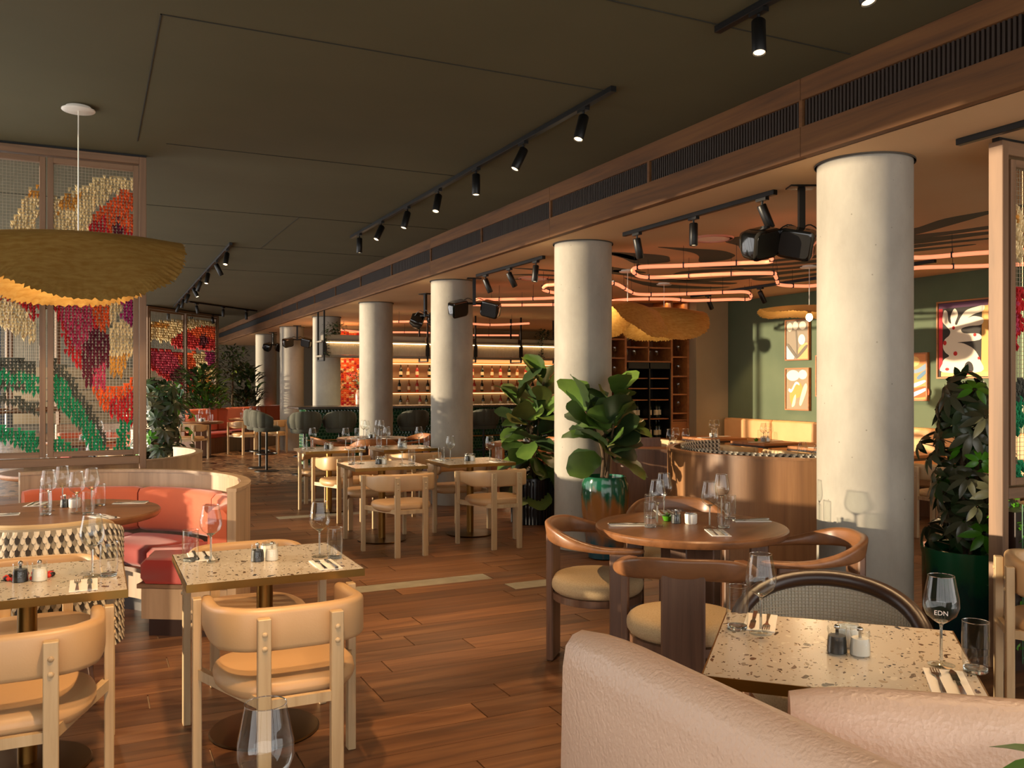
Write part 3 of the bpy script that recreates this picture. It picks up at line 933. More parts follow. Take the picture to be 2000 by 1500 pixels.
place(RG, [('wine', 2.846, 4.03, 0, 'aisle side'), ('wine', 3.10, 4.32, 0, 'partition side'), ('tumbler', 2.77, 3.99, 0, 'aisle side'), ('tumbler', 2.96, 4.26, 0, 'partition side'),
           ('wine', 3.054, 3.833, 0, 'bench side'), ('wine', 3.37, 4.12, 0, 'column side'), ('tumbler', 3.125, 3.80, 0, 'bench side'), ('tumbler', 3.36, 4.03, 0, 'column side'),
           ('napkin', 2.70, 4.11, -.42, 'aisle side'), ('napkin', 2.985, 3.68, 1.1, 'bench side'), ('napkin', 3.43, 3.93, PI - .43, 'column side'), ('napkin', 3.16, 4.40, -2.0, 'partition side')])
put('pepper', 2.985, 4.045, .7503, 0, RG); put('pot', 3.05, 3.995, .7503, 0, RG)
def plant_bowl(x, y, z, where):
    t = thing('succulent_bowl', 'small bright green bowl with a succulent on ' + where, 'plant', (x, y, z))
    MB().lathe([(.012, 0), (.02, .002), (.03, .03), (.027, .03), (.024, .02)], 20).build('bowl', LEAFB, t)
    g = MB()
    for i in range(14):
        g.at(0, 0, .022, rz=i * 2.4, ry=-.5 - (i % 4) * .25).loft([[(0, -.003, 0), (0, .003, 0), (0, 0, .003)], [(.014, -.005, 0), (.014, .005, 0), (.014, 0, .003)], [(.03, -.001, 0), (.03, .001, 0), (.03, 0, .001)]])
    g.build('rosette', LEAF, t, 0, 'stuff')
plant_bowl(2.985, 4.13, .7503, RG)

# round tables near the columns and in the wooden booth
def far_round(x, y, label, r=.50):
    t = make_round_table(label, r)
    t.location = (x, y, 0)
    return t
far_round(3.72, 12.45, 'round walnut table standing between the column row and the bar stools', .52)
FR = 'the round table before the bar stools'
setting(3.72, 12.45, 0, [(-.36, 0, 0), (.36, 0, PI), (0, -.36, PI / 2), (0, .36, -PI / 2)], FR, cutlery=False)
wo = make_wood_chair('x', ORANGE, (SHELFW, SHELFW))
for i, (x, y, a, lb) in enumerate(((2.85, 12.45, A(0), 'orange-seated wooden armchair at the far round table, back to the booths'),
                                   (3.5, 11.55, A(78), 'orange-seated wooden armchair at the far round table, back to the terrazzo tables'),
                                   (4.62, 12.6, A(184), 'orange-seated wooden armchair at the far round table, behind the lit column'))):
    loc, rz = face(x, y, a)
    if i == 0: wo.location = loc; wo.rotation_euler = (0, 0, rz); wo['label'] = lb
    else: dup(wo, loc, rz, lb)
far_round(5.35, 10.6, 'round walnut table behind the dark ribbed planter')
setting(5.35, 10.6, 0, [(-.36, 0, 0), (0, -.36, PI / 2)], 'the round table behind the dark ribbed planter', cutlery=False)
for (x, y, a, lb) in ((4.72, 10.2, A(30), 'orange-seated wooden armchair behind the dark planter, turned to its table'), (5.62, 9.75, A(100), 'orange-seated wooden armchair between the two fiddle-leaf figs'), (5.95, 11.0, A(210), 'orange-seated wooden armchair on the bar side of the planter table')):
    loc, rz = face(x, y, a); dup(wo, loc, rz, lb)

# ================================================================== curved booths
def booth(name, label, C0, a0, a1, R, H, backm, seatm, nseg, shellm=None, seat=True):
    """horseshoe bench; a0 > a1 are the end angles measured from +x"""
    t = thing(name, label, 'booth', (C0[0], C0[1], 0))
    shellm = shellm or OAKP
    def arc(r0, r1, z0, z1, b0, b1, n, bev=0):
        rings = []
        for i in range(n + 1):
            a = b0 + (b1 - b0) * i / n; c_, s_ = math.cos(a), math.sin(a)
            if bev:
                e = bev if 0 < i < n else bev
                pr = [(r0 + bev, z0), (r1 - bev, z0), (r1, z0 + bev), (r1, z1 - bev), (r1 - bev, z1), (r0 + bev, z1), (r0, z1 - bev), (r0, z0 + bev)]
                if i in (0, n):
                    pr = [((r0 + r1) / 2 + (r - (r0 + r1) / 2) * .93, (z0 + z1) / 2 + (z - (z0 + z1) / 2) * .93) for r, z in pr]
            else: pr = [(r0, z0), (r1, z0), (r1, z1), (r0, z1)]
            rings.append([(r * c_, r * s_, z) for r, z in pr])
        return MB().loft(rings)
    arc(R - .055, R, 0, H, a0, a1, 48).build('shell', shellm, t, 40)
    arc(R - .06, R + .004, H, H + .02, a0, a1, 48).build('cap_rail', shellm, t, 40)
    if seat:
        step = (a1 - a0) / nseg
        g = .006 / R
        for i in range(nseg):
            b0, b1 = a0 + step * i, a0 + step * (i + 1)
            s_ = -1 if step < 0 else 1
            arc(R - .185, R - .057, .47, H - .10, b0 + s_ * g, b1 - s_ * g, 16, .03).build('back_cushion', backm, t, 60)
            arc(R - .62, R - .19, .31, .465, b0 + s_ * g, b1 - s_ * g, 16, .035).build('seat_cushion', seatm, t, 60)
        arc(R - .60, R - .057, .10, .29, a0, a1, 40).build('plinth', OAKP, t, 40)
        arc(R - .63, R - .057, .285, .312, a0, a1, 40).build('seat_board', FRAMEWX, t, 40)
        arc(R - .55, R - .08, 0, .10, a0, a1, 40).build('toe_kick', DARKW, t, 40)
    return t
booth('curved_booth', 'curved oak booth with orange back cushions and red seat round the walnut table', (-.2, 6.08), A(104), A(-31), 1.15, .885, ORANGE, RED, 3)
t = make_round_table('round walnut pedestal table inside the orange curved booth', .60); t.location = (-.2, 6.08, 0)
place(RB, [('tumbler', -.253, 5.947, 0, 'window side'), ('wine', -.244, 6.13, 0, 'window side'), ('wine', -.174, 6.385, 0, 'screen side'), ('wine', -.085, 5.958, 0, 'barrel chair side'), ('wine', -.003, 6.153, 0, 'aisle side'),
           ('tumbler', -.022, 5.87, 0, 'barrel chair side'), ('tumbler', .045, 6.25, 0, 'aisle side'), ('tumbler', -.27, 6.33, 0, 'screen side'), ('pepper', -.157, 6.27, 0, ''), ('salt', -.09, 6.30, 0, ''), ('pot', -.10, 6.22, 0, ''),
           ('napkin', -.50, 6.05, 0, 'window side'), ('napkin', -.33, 6.49, -1.8, 'screen side'), ('napkin', .06, 5.70, 2.0, 'barrel chair side'), ('napkin', .23, 6.30, PI - .3, 'aisle side')])
bc = make_barrel_chair('barrel chair wrapped in black and cream woven scales beside the curved booth')
bc.location = (-.22, 5.20, 0)
booth('curved_booth', 'curved oak booth backing onto the tufted screen, its plain wooden back showing', (-.2, 8.85), A(-104), A(31), 1.15, .885, ORANGE, RED, 3)
t = make_round_table('round walnut table in the booth backing onto the tufted screen', .55); t.location = (-.2, 8.9, 0)
setting(-.2, 8.9, 0, [(.44, .1, PI), (0, .44, -PI / 2), (.1, -.42, PI / 2)], 'the round table behind the tufted screen', cutlery=False)
leather(.45, 9.75, A(150), 'tan leather oak chair in the booth behind the tufted screen')
booth('curved_booth', 'curved booth with salmon orange cushion beyond the leafy floor plant', (-.1, 13.9), A(110), A(-60), 1.2, .90, ORANGE, RED, 4)
t = make_round_table('round walnut table inside the far salmon booth', .55); t.location = (-.1, 13.7, 0)
setting(-.1, 13.7, 0, [(.44, .1, PI), (.1, -.42, PI / 2)], 'the round table inside the far salmon booth', cutlery=False)
leather(.4, 12.15, A(20), 'tan leather oak chair drawn to the far salmon booth')
# booth on the other side of the columns, its wooden back to the round table
booth('curved_booth', 'tall curved walnut booth back standing behind the round walnut table', (5.72, 5.95), A(90), A(270), 1.15, .945, BOUCLE, RED, 4, wood('booth_walnut', ['#6b4a30', '#8a6340', '#9d744e'], 'z', .42, .5))
w = MB()
def surf(u, v):
    a = A(92) + A(176) * u
    z = .985 - .12 * v; r = 1.15 - .12
    return (5.72 + math.cos(a) * r, 5.95 + math.sin(a) * r, z), (-math.cos(a), -math.sin(a), .3)
weave(w, surf, 120, 6)
bo = bpy.data.objects
wv = w.build('woven_headroll', WV, None, 0, 'stuff')
par = [o for o in COL.objects if o.get('label', '').startswith('tall curved walnut')][0]
wv.parent = par; wv.matrix_parent_inverse = Matrix.Translation((-5.72, -5.95, 0))
t = make_round_table('round walnut table enclosed by the tall curved walnut booth', .50); t.location = (6.0, 5.95, 0)
setting(6.0, 5.95, 0, [(-.36, 0, 0), (0, -.36, PI / 2), (0, .36, -PI / 2), (.36, 0, PI)], 'the table enclosed by the tall walnut booth', cutlery=False)
booth('curved_booth', 'curved booth with red cushions beyond the drip-glazed fig pot', (6.35, 8.75), A(60), A(235), 1.1, .80, RED, RED, 4, WALN)
t = make_round_table('round walnut table in the red booth beyond the fig pot', .5); t.location = (6.3, 8.6, 0)
setting(6.3, 8.6, 0, [(-.36, 0, 0), (0, -.36, PI / 2), (.36, 0, PI)], 'the table in the red booth beyond the fig', cutlery=False)

# ================================================================== pink bench
def bench_back(p0, p1, label, h=.90, th=.15):
    a, b = Vector((*p0, 0)), Vector((*p1, 0)); dv = b - a; L = dv.length
    t = thing('pink_bench', label, 'bench', (p0[0], p0[1], 0), math.atan2(dv.y, dv.x))
    rings = []
    n = 22
    for i in range(n + 1):
        x = L * i / n
        e = min(i, n - i) ; q = 1.0 if e >= 3 else (.80, .92, .975)[e]
        ww = th * q; hh = h - (1 - q) * .10
        sec = [(-ww / 2, .10), (ww / 2, .10)]
        sec += [(ww / 2 + .012 * q, .35), (ww / 2, hh - .09)]
        for k in range(7):
            an = PI * k / 6
            sec.append((ww / 2 * math.cos(an) * .98, hh - .085 + .085 * math.sin(an) ** .8))
        sec += [(-ww / 2, hh - .09), (-ww / 2 - .012 * q, .35)]
        xx = x + (.03 * (1 - q) * (1 if i < n / 2 else -1))
        rings.append([(xx, s, z) for s, z in sec])
    MB().loft(rings).build('back_pad', PINK, t, 60)
    MB().box(-.012, L, th / 2 - .03, th / 2 + .03, .02, h - .12, .003).build('back_panel', WALLB, t, 0)
    MB().box(.0, L, -th / 2, th / 2, 0, .10).build('plinth', DARKW, t, 0)
    return t
bench_back((1.185, 2.03), (1.215, .30), 'pink woven-leather bench back running beside the terrazzo table corner')
bench_back((1.345, 1.43), (2.43, .52), 'pink woven-leather bench back with a glossy highlight along its top, below the terrazzo table')
# ================================================================== lamps
def spot_lamp(x, y, z, aim, power=0, blend=.6, size=A(62)):
    l = bpy.data.lights.new('spot_light', 'SPOT'); l.energy = power; l.color = (1, .62, .30); l.spot_size = size; l.spot_blend = blend; l.shadow_soft_size = .035
    o = bpy.data.objects.new('spot_light', l); COL.objects.link(o)
    o.location = (x, y, z)
    o.rotation_euler = Vector(aim).to_track_quat('-Z', 'Y').to_euler()
    return o
def track(p0, p1, zc, spots, where, power=30):
    power *= 3.2
    """spots: (distance along, tilt aim vector)"""
    a, b = Vector((*p0, zc)), Vector((*p1, zc)); dv = b - a; L = dv.length
    t = thing('spot_track', 'black track of spotlights ' + where, 'track light', (p0[0], p0[1], zc), math.atan2(dv.y, dv.x))
    MB().box(0, L, -.02, .02, -.035, 0, .003).build('rail', BLACK, t, 0)
    un = dv.normalized()
    for i, (s, aim, pw) in enumerate(spots):
        aim = Vector(aim).normalized()
        MB().box(s - .05, s + .05, -.017, .017, -.055, -.035).build('adapter', BLACK, t, 0)
        rot = aim.to_track_quat('-Z', 'Y').to_matrix().to_4x4()
        rot = Matrix.Rotation(-math.atan2(dv.y, dv.x), 4, 'Z') @ rot
        h = MB(); h.m = Matrix.Translation((s, 0, -.10)) @ rot
        h.lathe([(.028, .02), (.033, .014), (.033, -.15), (.029, -.155), (.026, -.145)], 18)
        hd = h.build('spot_head', BLACK, t, 40)
        MB().tube([(s, 0, -.05), (s, 0, -.10)], .008, 6).build('stem', BLACK, t)
        if pw:
            ln = MB(); ln.m = h.m
            ln.lathe([(.026, -.146), (.026, -.148)], 14).build('lens', LENS, hd, 0)
            w = a + un * s + Vector((0, 0, -.10)) + aim * .175
            so = spot_lamp(w.x, w.y, w.z, aim, power * pw)
    return t
D = (0, 0, -1)
track((2.82, 10.31), (2.82, 4.44), ZU, [(.35 + .86 * i, v, p) for i, (v, p) in enumerate(((D, .5), ((-.5, -.2, -1), .7), ((-.3, -.1, -1), .7), ((-.3, -.3, -1), 1), ((-.05, -.1, -1), 1), ((-.5, 0, -1), 1), ((-.35, -.15, -1), 1)))], 'running beside the walnut beam', 36)
track((2.82, 3.48), (2.82, .9), ZU, [(.30, (-.15, -.2, -1), 1), (.9, (.05, -.25, -1), .8), (1.6, (-.42, -.05, -1), .5)], 'ending close above the round walnut table', 36)
track((.45, 2.85), (.45, .6), ZU, [(.2, (.1, .55, -1), 1.6), (.8, (-.3, .62, -1), 1.6)], 'above the terrazzo tables by the windows', 40)
track((1.58, 11.45), (1.69, 21.3), ZU, [(.4 + 1.15 * i, v, p) for i, (v, p) in enumerate((((-.2, -.4, -1), .8), ((.5, 0, -1), 0), ((-.2, -.3, -1), .8), ((-.3, .2, -1), 0), ((.4, -.3, -1), .8), ((-.3, 0, -1), 0), ((-.2, 0, -1), .6), ((-.3, .2, -1), 0)))], 'leading to the far plants', 50)
track((1.42, 21.98), (3.03, 23.6), ZU, [(.3, D, 0), (1.15, (-.4, 0, -1), .8), (1.9, (.2, 0, -1), 0)], 'set diagonally over the orange bench', 80)
track((1.88, 19.9), (3.6, 21.75), ZU, [(.25, (.2, 0, -1), .8), (1.2, D, 0), (2.1, D, .8)], 'set diagonally before the orange bench', 80)
track((4.21, 6.46), (4.21, 4.58), ZL, [(.2, (.3, .1, -1), .7), (.98, D, .7), (1.75, (.45, -.1, -1), .7)], 'between two columns over the walnut booth', 24)
track((4.21, 9.70), (4.21, 7.97), ZL, [(.25, (.4, -.1, -1), .7), (.9, (.55, 0, -1), .7), (1.55, (-.1, 0, -1), .7)], 'between two columns over the dark planter', 24)
track((4.24, 3.21), (4.24, 1.0), ZL, [(1.3, (-.6, -.2, -1), 1)], 'whose end points at the thickest column', 24)
track((8.1, 10.6), (8.1, 6.4), ZL, [(.4, (.6, .1, -1), .8), (1.5, (.6, 0, -1), .8), (2.6, (.5, 0, -1), .8), (3.6, (.5, 0, -1), .8)], 'in front of the green picture wall', 26)

# folded gold-leaf pendants
def gold_petal(mb, R, fold, n=360, m=14):
    """disc bent over a ridge along x; fringed edge"""
    vs_ = [(0, 0, 0)]; fs = []
    for i in range(1, m + 1):
        for j in range(n):
            a = 2 * PI * j / n; r = R * i / m
            if i == m: r *= 1 - .03 * rnd.random() - .02 * (j % 3 == 0)
            ca, sa = math.cos(a), math.sin(a)
            x, s_ = r * math.copysign(abs(ca) ** .85, ca), r * math.copysign(abs(sa) ** .85, sa)
            q = abs(s_); rb = .20
            th_ = min(q / rb, fold)
            y = rb * math.sin(th_) + (q - rb * th_ if q > rb * fold else 0) * math.cos(fold)
            z = -(rb * (1 - math.cos(th_)) + (q - rb * th_ if q > rb * fold else 0) * math.sin(fold))
            pl = .010 * math.sin(5 * a) * (i / m) ** 2 + (.004 * (rnd.random() - .5) * 2 if i >= m - 1 else 0)
            vs_.append((x, math.copysign(y + pl, s_), z - .05 * (x / R) ** 2 + pl))
    for j in range(n):
        fs.append((0, 1 + j, 1 + (j + 1) % n))
    for i in range(1, m):
        for j in range(n):
            a_, b_ = 1 + (i - 1) * n, 1 + i * n
            fs.append((a_ + j, b_ + j, b_ + (j + 1) % n, a_ + (j + 1) % n))
    mb.add(vs_, fs)
def pendant(x, y, zc, zr, R, fold, rz, label, power, name='gold_pendant', tilt=0):
    t = thing(name, label, 'pendant lamp', (x, y, zr), rz)
    mb = MB().at(0, 0, 0, ry=tilt); gold_petal(mb, R, fold)
    mb.build('gold_shade', GOLD, t, 80)
    MB().tube([(0, 0, 0), (0, 0, zc - zr - .02)], .004, 6).build('cord', WHITE, t)
    MB().at(0, 0, zc - zr).lathe([(.095, -.028), (.10, -.024), (.10, -.018), (.075, -.016), (.075, 0)], 28).build('ceiling_canopy', WHITE, t, 40)
    MB().cyl(.02, -.10, -.01, 12).build('lamp_holder', BRASS, t)
    MB().at(0, 0, -.14).lathe([(.003, -.05), (.03, -.03), (.038, 0), (.028, .03), (.012, .045)], 16).build('bulb', BULB, t, 60)
    l = bpy.data.lights.new('pendant_light', 'POINT'); l.energy = power; l.color = (1, .78, .48); l.shadow_soft_size = .05
    o = bpy.data.objects.new('pendant_light', l); COL.objects.link(o); o.location = (x, y, zr - .25)
    return t
pendant(-.08, 6.28, ZU, 2.53, .655, 1.0, 0.2, 'large folded gold-leaf pendant hanging over the curved booth table', 34, tilt=-.04)
pendant(5.62, 8.55, ZL, 2.50, .60, 1.0, .5, 'folded gold-leaf pendant beside the wine cabinet, nearer the fig pot', 10)
pendant(6.78, 9.45, ZL, 2.55, .62, 1.0, -.1, 'folded gold-leaf pendant directly before the wine cabinet', 10)
pendant(7.25, 7.35, ZL, 2.43, .56, .22, -.45, 'shallow gold disc pendant with a bare bulb before the framed pictures', 16)
pendant(8.2, 4.9, ZL, 2.43, .56, .22, -.45, 'shallow gold disc pendant concealed by the thickest column', 12)

# coral neon tube lines hung under the peach ceiling
def neon(pts, label):
    z = 2.68
    P = smooth_path([(x, y, z) for x, y in pts], 6)
    t = thing('neon_tube', label, 'neon light')
    MB().tube(P, .019, 10).build('tube', NEON, t, 60)
    acc = .2
    for i in range(1, len(P)):
        a, b = Vector(P[i - 1]), Vector(P[i]); acc += (b - a).length
        if acc > .42:
            acc = 0
            dv = (b - a); 
            MB().at(*b, rz=math.atan2(dv.y, dv.x)).box(-.006, .006, -.024, .024, -.024, .03).build('clip', BLACK, t, 0)
            MB().tube([(b.x, b.y, b.z + .02), (b.x, b.y, ZL)], .0025, 4).build('hanger', BLACK, t, 0)
neon([(7.9, 4.0), (7.16, 4.79), (6.926, 5.097), (6.651, 5.503), (5.873, 5.317), (5.13, 5.102), (4.95, 5.3), (5.04, 5.643), (5.434, 5.986), (5.68, 6.25), (5.536, 6.428), (5.125, 6.826), (4.828, 7.092), (4.862, 7.303), (5.053, 7.547), (5.264, 7.732), (5.464, 7.679),
      (5.885, 7.188), (6.278, 6.915), (6.444, 7.018), (6.852, 7.426), (7.1, 7.66), (7.367, 7.682), (7.549, 7.507), (7.383, 6.685), (7.269, 6.014), (7.679, 5.651), (7.986, 5.343), (8.8, 4.4)], 'looping coral neon tube hung over the walnut booth beside the thickest column')
neon([(4.9, 7.9), (5.17, 8.319), (5.416, 8.45), (5.957, 9.015), (6.284, 9.264), (6.701, 9.021), (7.122, 8.552), (7.311, 8.461), (7.683, 8.804), (7.953, 9.173), (7.785, 9.254), (7.532, 9.519), (7.333, 9.664), (6.959, 9.605), (6.5, 9.9), (6.3, 10.6)], 'wavy coral neon tube hung above the gold pendants')
neon([(5.03, 8.441), (4.774, 8.788), (4.738, 8.921), (4.922, 9.32), (5.22, 9.57), (5.574, 9.607), (5.501, 10.154), (4.854, 10.699), (4.673, 10.75), (4.8, 11.4), (5.201, 11.463), (5.962, 11.006), (6.3, 10.9)], 'coral neon tube loop hung between the two columns with speakers')
neon([(4.6, 17.9), (5.4, 18.6), (6.6, 18.2), (7.6, 18.8), (9.0, 18.3)], 'coral neon tube above the back bar')
neon([(4.8, 15.4), (5.8, 14.9), (6.9, 15.3), (7.4, 14.6)], 'short coral neon tube above the bar gantry')

# speakers on ceiling poles
def speakers(x, y, label, rz=0, n=2, drop=.34, offs=(-.22, .22)):
    t = thing('speaker_bracket', label, 'speaker', (x, y, ZL), rz)
    MB().box(-.09, .09, -.06, .06, -.012, 0, .002).build('ceiling_plate', BLACK, t, 0)
    MB().box(-.02, .02, -.02, .02, -drop, -.01).build('pole', BLACK, t, 0)
    MB().tube([(-.16, 0, -drop + .02), (.16, 0, -drop + .02)], .014, 8).build('crossbar', BLACK, t)
    for i in range(n):
        sx = (-1, 1)[i]
        b = MB().at(offs[i], -.02, -drop - .04, rz=-sx * .5, rx=.35, ry=sx * .25)
        b.loft([[(xx * k, yy, zz * k) for xx, zz in rrect(.24, .20, .04, 3)] for yy, k in ((-.09, .86), (-.08, 1), (.02, .98), (.10, .6))])
        bo_ = b.build('speaker_box', SATIN, t, 50)
        g = MB(); g.m = b.m
        g.loft([[(xx, yy, zz) for xx, zz in rrect(.20, .16, .03, 3)] for yy in (-.094, -.09)]).build('grille', BLACK, bo_, 0)
        MB().tube(smooth_path([(0, .02, -drop + .05), (sx * .08, .05, -drop + .09), (sx * .19, .06, -drop + .01)], 4), .005, 5).build('cable', BLACK, t)
speakers(4.30, 4.43, 'pair of glossy black speakers on a ceiling pole beside the thickest column', -.45, offs=(-.30, -.03))
speakers(4.32, 10.05, 'pair of black speakers on a ceiling pole in front of the middle column', -.3)
speakers(4.42, 12.1, 'single black speaker peeping out behind the middle column', 1.9)
speakers(4.2, 19.95, 'pair of black speakers on a ceiling pole before the far columns', -.2)
speakers(4.2, 22.9, 'pair of black speakers on a ceiling pole by the last column', .6)

# ================================================================== tufted mesh screens
def inpoly(x, y, p):
    c = False; j = len(p) - 1
    for i in range(len(p)):
        if (p[i][1] > y) != (p[j][1] > y) and x < (p[j][0] - p[i][0]) * (y - p[i][1]) / (p[j][1] - p[i][1]) + p[i][0]: c = not c
        j = i
    return c
# flower drawing in panel units: s across both panels (0..100 for each pair), h height 0..100
CR, OR_, RD, BU, MG, GN, DG, OC, PK = '#e0c691', '#d8551c', '#b81a1e', '#5b0f22', '#99195c', '#0f7a4c', '#44453b', '#c88a36', '#b43550'
ART = [(CR, [(-6, 78), (4, 91), (8, 92), (8, 76), (0, 75)]), (OC, [(2, 88), (8, 93), (8, 89)]),
       (CR, [(16, 78), (16, 88), (25, 92), (36, 96), (47, 98), (57, 98.5), (57, 94), (47, 92), (36, 84), (30, 72), (16, 72)]), (OC, [(17, 84), (22, 90), (30, 91), (28, 86)]),
       (OR_, [(57, 95), (50, 92.5), (38, 85), (31, 74), (30, 68), (57, 68)]), (RD, [(34, 80), (42, 84), (46, 76), (50, 82), (57, 78), (57, 66), (30, 66)]), (BU, [(47, 80), (50, 84), (53, 76), (50, 68), (46, 70)]),
       (RD, [(-40, 74), (-20, 64), (0, 58), (8, 54), (8, 44), (-2, 50), (-14, 55), (-24, 58), (-40, 66)]), (BU, [(-30, 66), (-14, 62), (-4, 58), (-8, 56), (-20, 58)]),
       (CR, [(-40, 64), (-26, 58), (-14, 55), (0, 51), (8, 46), (8, 38), (-4, 42), (-20, 46), (-40, 50)]),
       (RD, [(16, 62), (26, 62), (40, 58), (44, 48), (40, 36), (30, 28), (24, 34), (20, 42), (16, 50)]), (PK, [(20, 60), (30, 60), (36, 50), (34, 38), (27, 36), (22, 44), (18, 52)]),
       (OR_, [(34, 56), (44, 62), (48, 52), (42, 42), (36, 48)]), (CR, [(43, 60), (50, 62), (52, 52), (47, 45), (44, 50)]), (MG, [(50, 62), (58, 62), (58, 44), (52, 46)]),
       (BU, [(30, 36), (36, 45), (44, 42), (46, 32), (40, 22), (32, 24)]), (CR, [(45, 44), (52, 47), (58, 44), (58, 34), (50, 32), (45, 36)]), (OC, [(45, 34), (55, 35), (52, 27), (45, 28)]),
       (PK, [(36, 28), (42, 33), (44, 24), (37, 20)]), (OR_, [(35, 22), (43, 23), (52, 24), (58, 26), (58, 12), (50, 13), (42, 15)]), (RD, [(45, 18), (52, 20), (58, 22), (58, 9), (52, 10), (44, 14)]),
       (DG, [(-40, 35), (-10, 34), (8, 32), (8, 24), (-10, 26), (-40, 30)]), (GN, [(-40, 31), (-10, 29), (8, 27), (8, 20), (-10, 23), (-40, 26)]), (DG, [(-40, 27.5), (-10, 25), (2, 24), (2, 22.5), (-10, 23), (-40, 25)]),
       (DG, [(-30, 22), (0, 19), (8, 17), (8, 14), (-10, 17)]), (GN, [(-40, 12), (-18, 12), (-4, 9), (8, 8), (8, -1), (-2, 2), (-14, 6), (-40, 8)]),
       (DG, [(16, 33), (22, 30), (34, 18), (44, 4), (44, 0), (36, 0), (16, 22)]), (GN, [(16, 27), (22, 25), (32, 15), (42, 4), (42, 0), (34, 0), (30, 8), (16, 18)]), (GN, [(48, 0), (50, 10), (54, 12), (56, 10), (54, 0)]), (GN, [(16, 6), (24, 3), (30, 0), (16, 0)])]
def art(sx, h):
    c = None
    jx, jh = rnd.uniform(-.8, .8), rnd.uniform(-.8, .8)
    for col, p in ART:
        if inpoly(sx + jx, h + jh, p): c = col
    return c
def shade(c, v=.25):
    l = lin(c); k = 1 + rnd.uniform(-v, v); return (min(1, l[0] * k), min(1, l[1] * k), min(1, l[2] * k), 1)
def screen(label, loc, rz, spans, z0, z1, ztop, map_s, post=(.05, .05), yside=-1, pitch=.0235, right_edge=None, tuft=True):
    """spans: local x ranges of the mesh panels; map_s: local x -> drawing units"""
    t = thing('tufted_screen', label, 'room divider', loc, rz)
    xa = spans[0][0] - .13; xb = spans[-1][1] + .105 if right_edge is None else right_edge
    MB().box(xa + .05, xb - .05, -.04, .04, z1 + .055, ztop - .02, .003).build('top_rail', FRAMEWX, t, 0)
    MB().box(xa + .05, xb - .05, -.045, .045, z0 - .11, z0 - .05, .003).build('sill_rail', FRAMEWX, t, 0)
    MB().box(xa, xb, -.02, .02, ztop - .02, ztop).build('ceiling_track', BLACK, t, 0)
    for x in (xa + .025, xb - .025):
        MB().box(x - .025, x + .025, -.042, .042, 0, ztop - .02, .003).build('post', FRAMEW, t, 0)
    H_ = z1 - z0
    for (a, b) in spans:
        p = MB().box(a - .04, a, -.028, .028, z0 - .04, z1 + .04, .002).build('panel_frame', FRAMEW, t, 0)
        MB().box(b, b + .04, -.028, .028, z0 - .04, z1 + .04, .002).build('stile', FRAMEW, p, 0)
        MB().box(a, b, -.028, .028, z0 - .04, z0, .002).build('bottom_stile', FRAMEWX, p, 0)
        MB().box(a, b, -.028, .028, z1, z1 + .04, .002).build('top_stile', FRAMEWX, p, 0)
        MB().tube([((a + b) / 2, 0, z0 - .06), ((a + b) / 2, 0, z0 - .03)], .01, 6).build('pivot', BLACK, p)
        g = MB(); nx = int((b - a) / pitch); nz = int(H_ / pitch)
        for i in range(nx + 1):
            x = a + (b - a) * i / nx; g.box(x - .0012, x + .0012, -.0012, .0012, z0, z1)
        for k in range(nz + 1):
            z = z0 + H_ * k / nz; g.box(a, b, -.001, .001, z - .001, z + .001)
        g.build('wire_mesh', WIRE, p, 0, 'stuff')
        y = MB()
        for i in range(nx):
            for k in range(nz):
                x = a + (b - a) * (i + .5) / nx; z = z0 + H_ * (k + .9) / nz
                c = art(map_s(x), (z - z0) / H_ * 100)
                if c is None: continue
                y.col = shade(c)
                L = pitch * rnd.uniform(1.5, 2.1); w_ = pitch * .55; dx = rnd.uniform(-.008, .008); o_ = yside * rnd.uniform(.012, .026)
                y.add([(x - w_, 0, z), (x + w_, 0, z), (x + dx + w_ * .5, o_, z - L * .45), (x + dx, o_ * .7, z - L), (x + dx - w_ * .5, o_, z - L * .45), (x, -o_ * .6, z - L * .6)], [(0, 1, 2, 4), (4, 2, 3), (0, 4, 3, 5), (1, 5, 3, 2)])
        y.build('yarn_tufts', TINT, p, 0, 'stuff')
    return t
screen('tall oak-framed wire screen tufted with a big red, cream and green flower behind the booth', (0, 7.41, 0), 0, [(-1.545, -.995), (-.905, -.355), (-.262, .288)], 1.03, 3.20, ZU, lambda x: 16 + (x + .262) / .55 * 41.5, right_edge=.382)
screen('oak-framed tufted wire screen standing beside the schefflera', (4.38, 3.1, 0), 0, [(.145, .70), (.80, 1.36)], 1.03, 2.72, ZL, lambda x: 30 - x * 60)
# leafy fillings behind green wire under the screens
def hedge(x0, x1, y0, y1, z1, label):
    t = thing('planter_hedge', label, 'hedge', ((x0 + x1) / 2, (y0 + y1) / 2, 0))
    hx, hy = (x1 - x0) / 2, (y1 - y0) / 2
    MB().box(-hx, hx, -hy + .04, hy - .04, 0, z1 - .05).build('planter_box', DARKW, t, 0)
    g = MB()
    for i in range(2600):
        g.at(rnd.uniform(-hx + .01, hx - .01), rnd.choice((-1, 1)) * rnd.uniform(hy - .04, hy - .015), rnd.uniform(.1, z1), rz=rnd.uniform(0, 6.3), rx=rnd.uniform(-1, 1), ry=rnd.uniform(-1, 1))
        g.add([(-.02, 0, 0), (0, .009, 0), (.02, 0, 0), (0, -.009, 0)], [(0, 1, 2, 3)])
    g.build('foliage', [LEAFB], t, 0, 'stuff')
    w = MB(); n = int((x1 - x0) / .055)
    for i in range(n + 1):
        x = -hx + 2 * hx * i / n
        w.box(x - .002, x + .002, -hy, -hy + .004, .05, z1)
    for k in range(6): w.box(-hx, hx, -hy, -hy + .004, .08 + k * (z1 - .1) / 5 - .002, .08 + k * (z1 - .1) / 5 + .002)
    w.build('green_wire_grid', GREENW, t, 0, 'stuff')
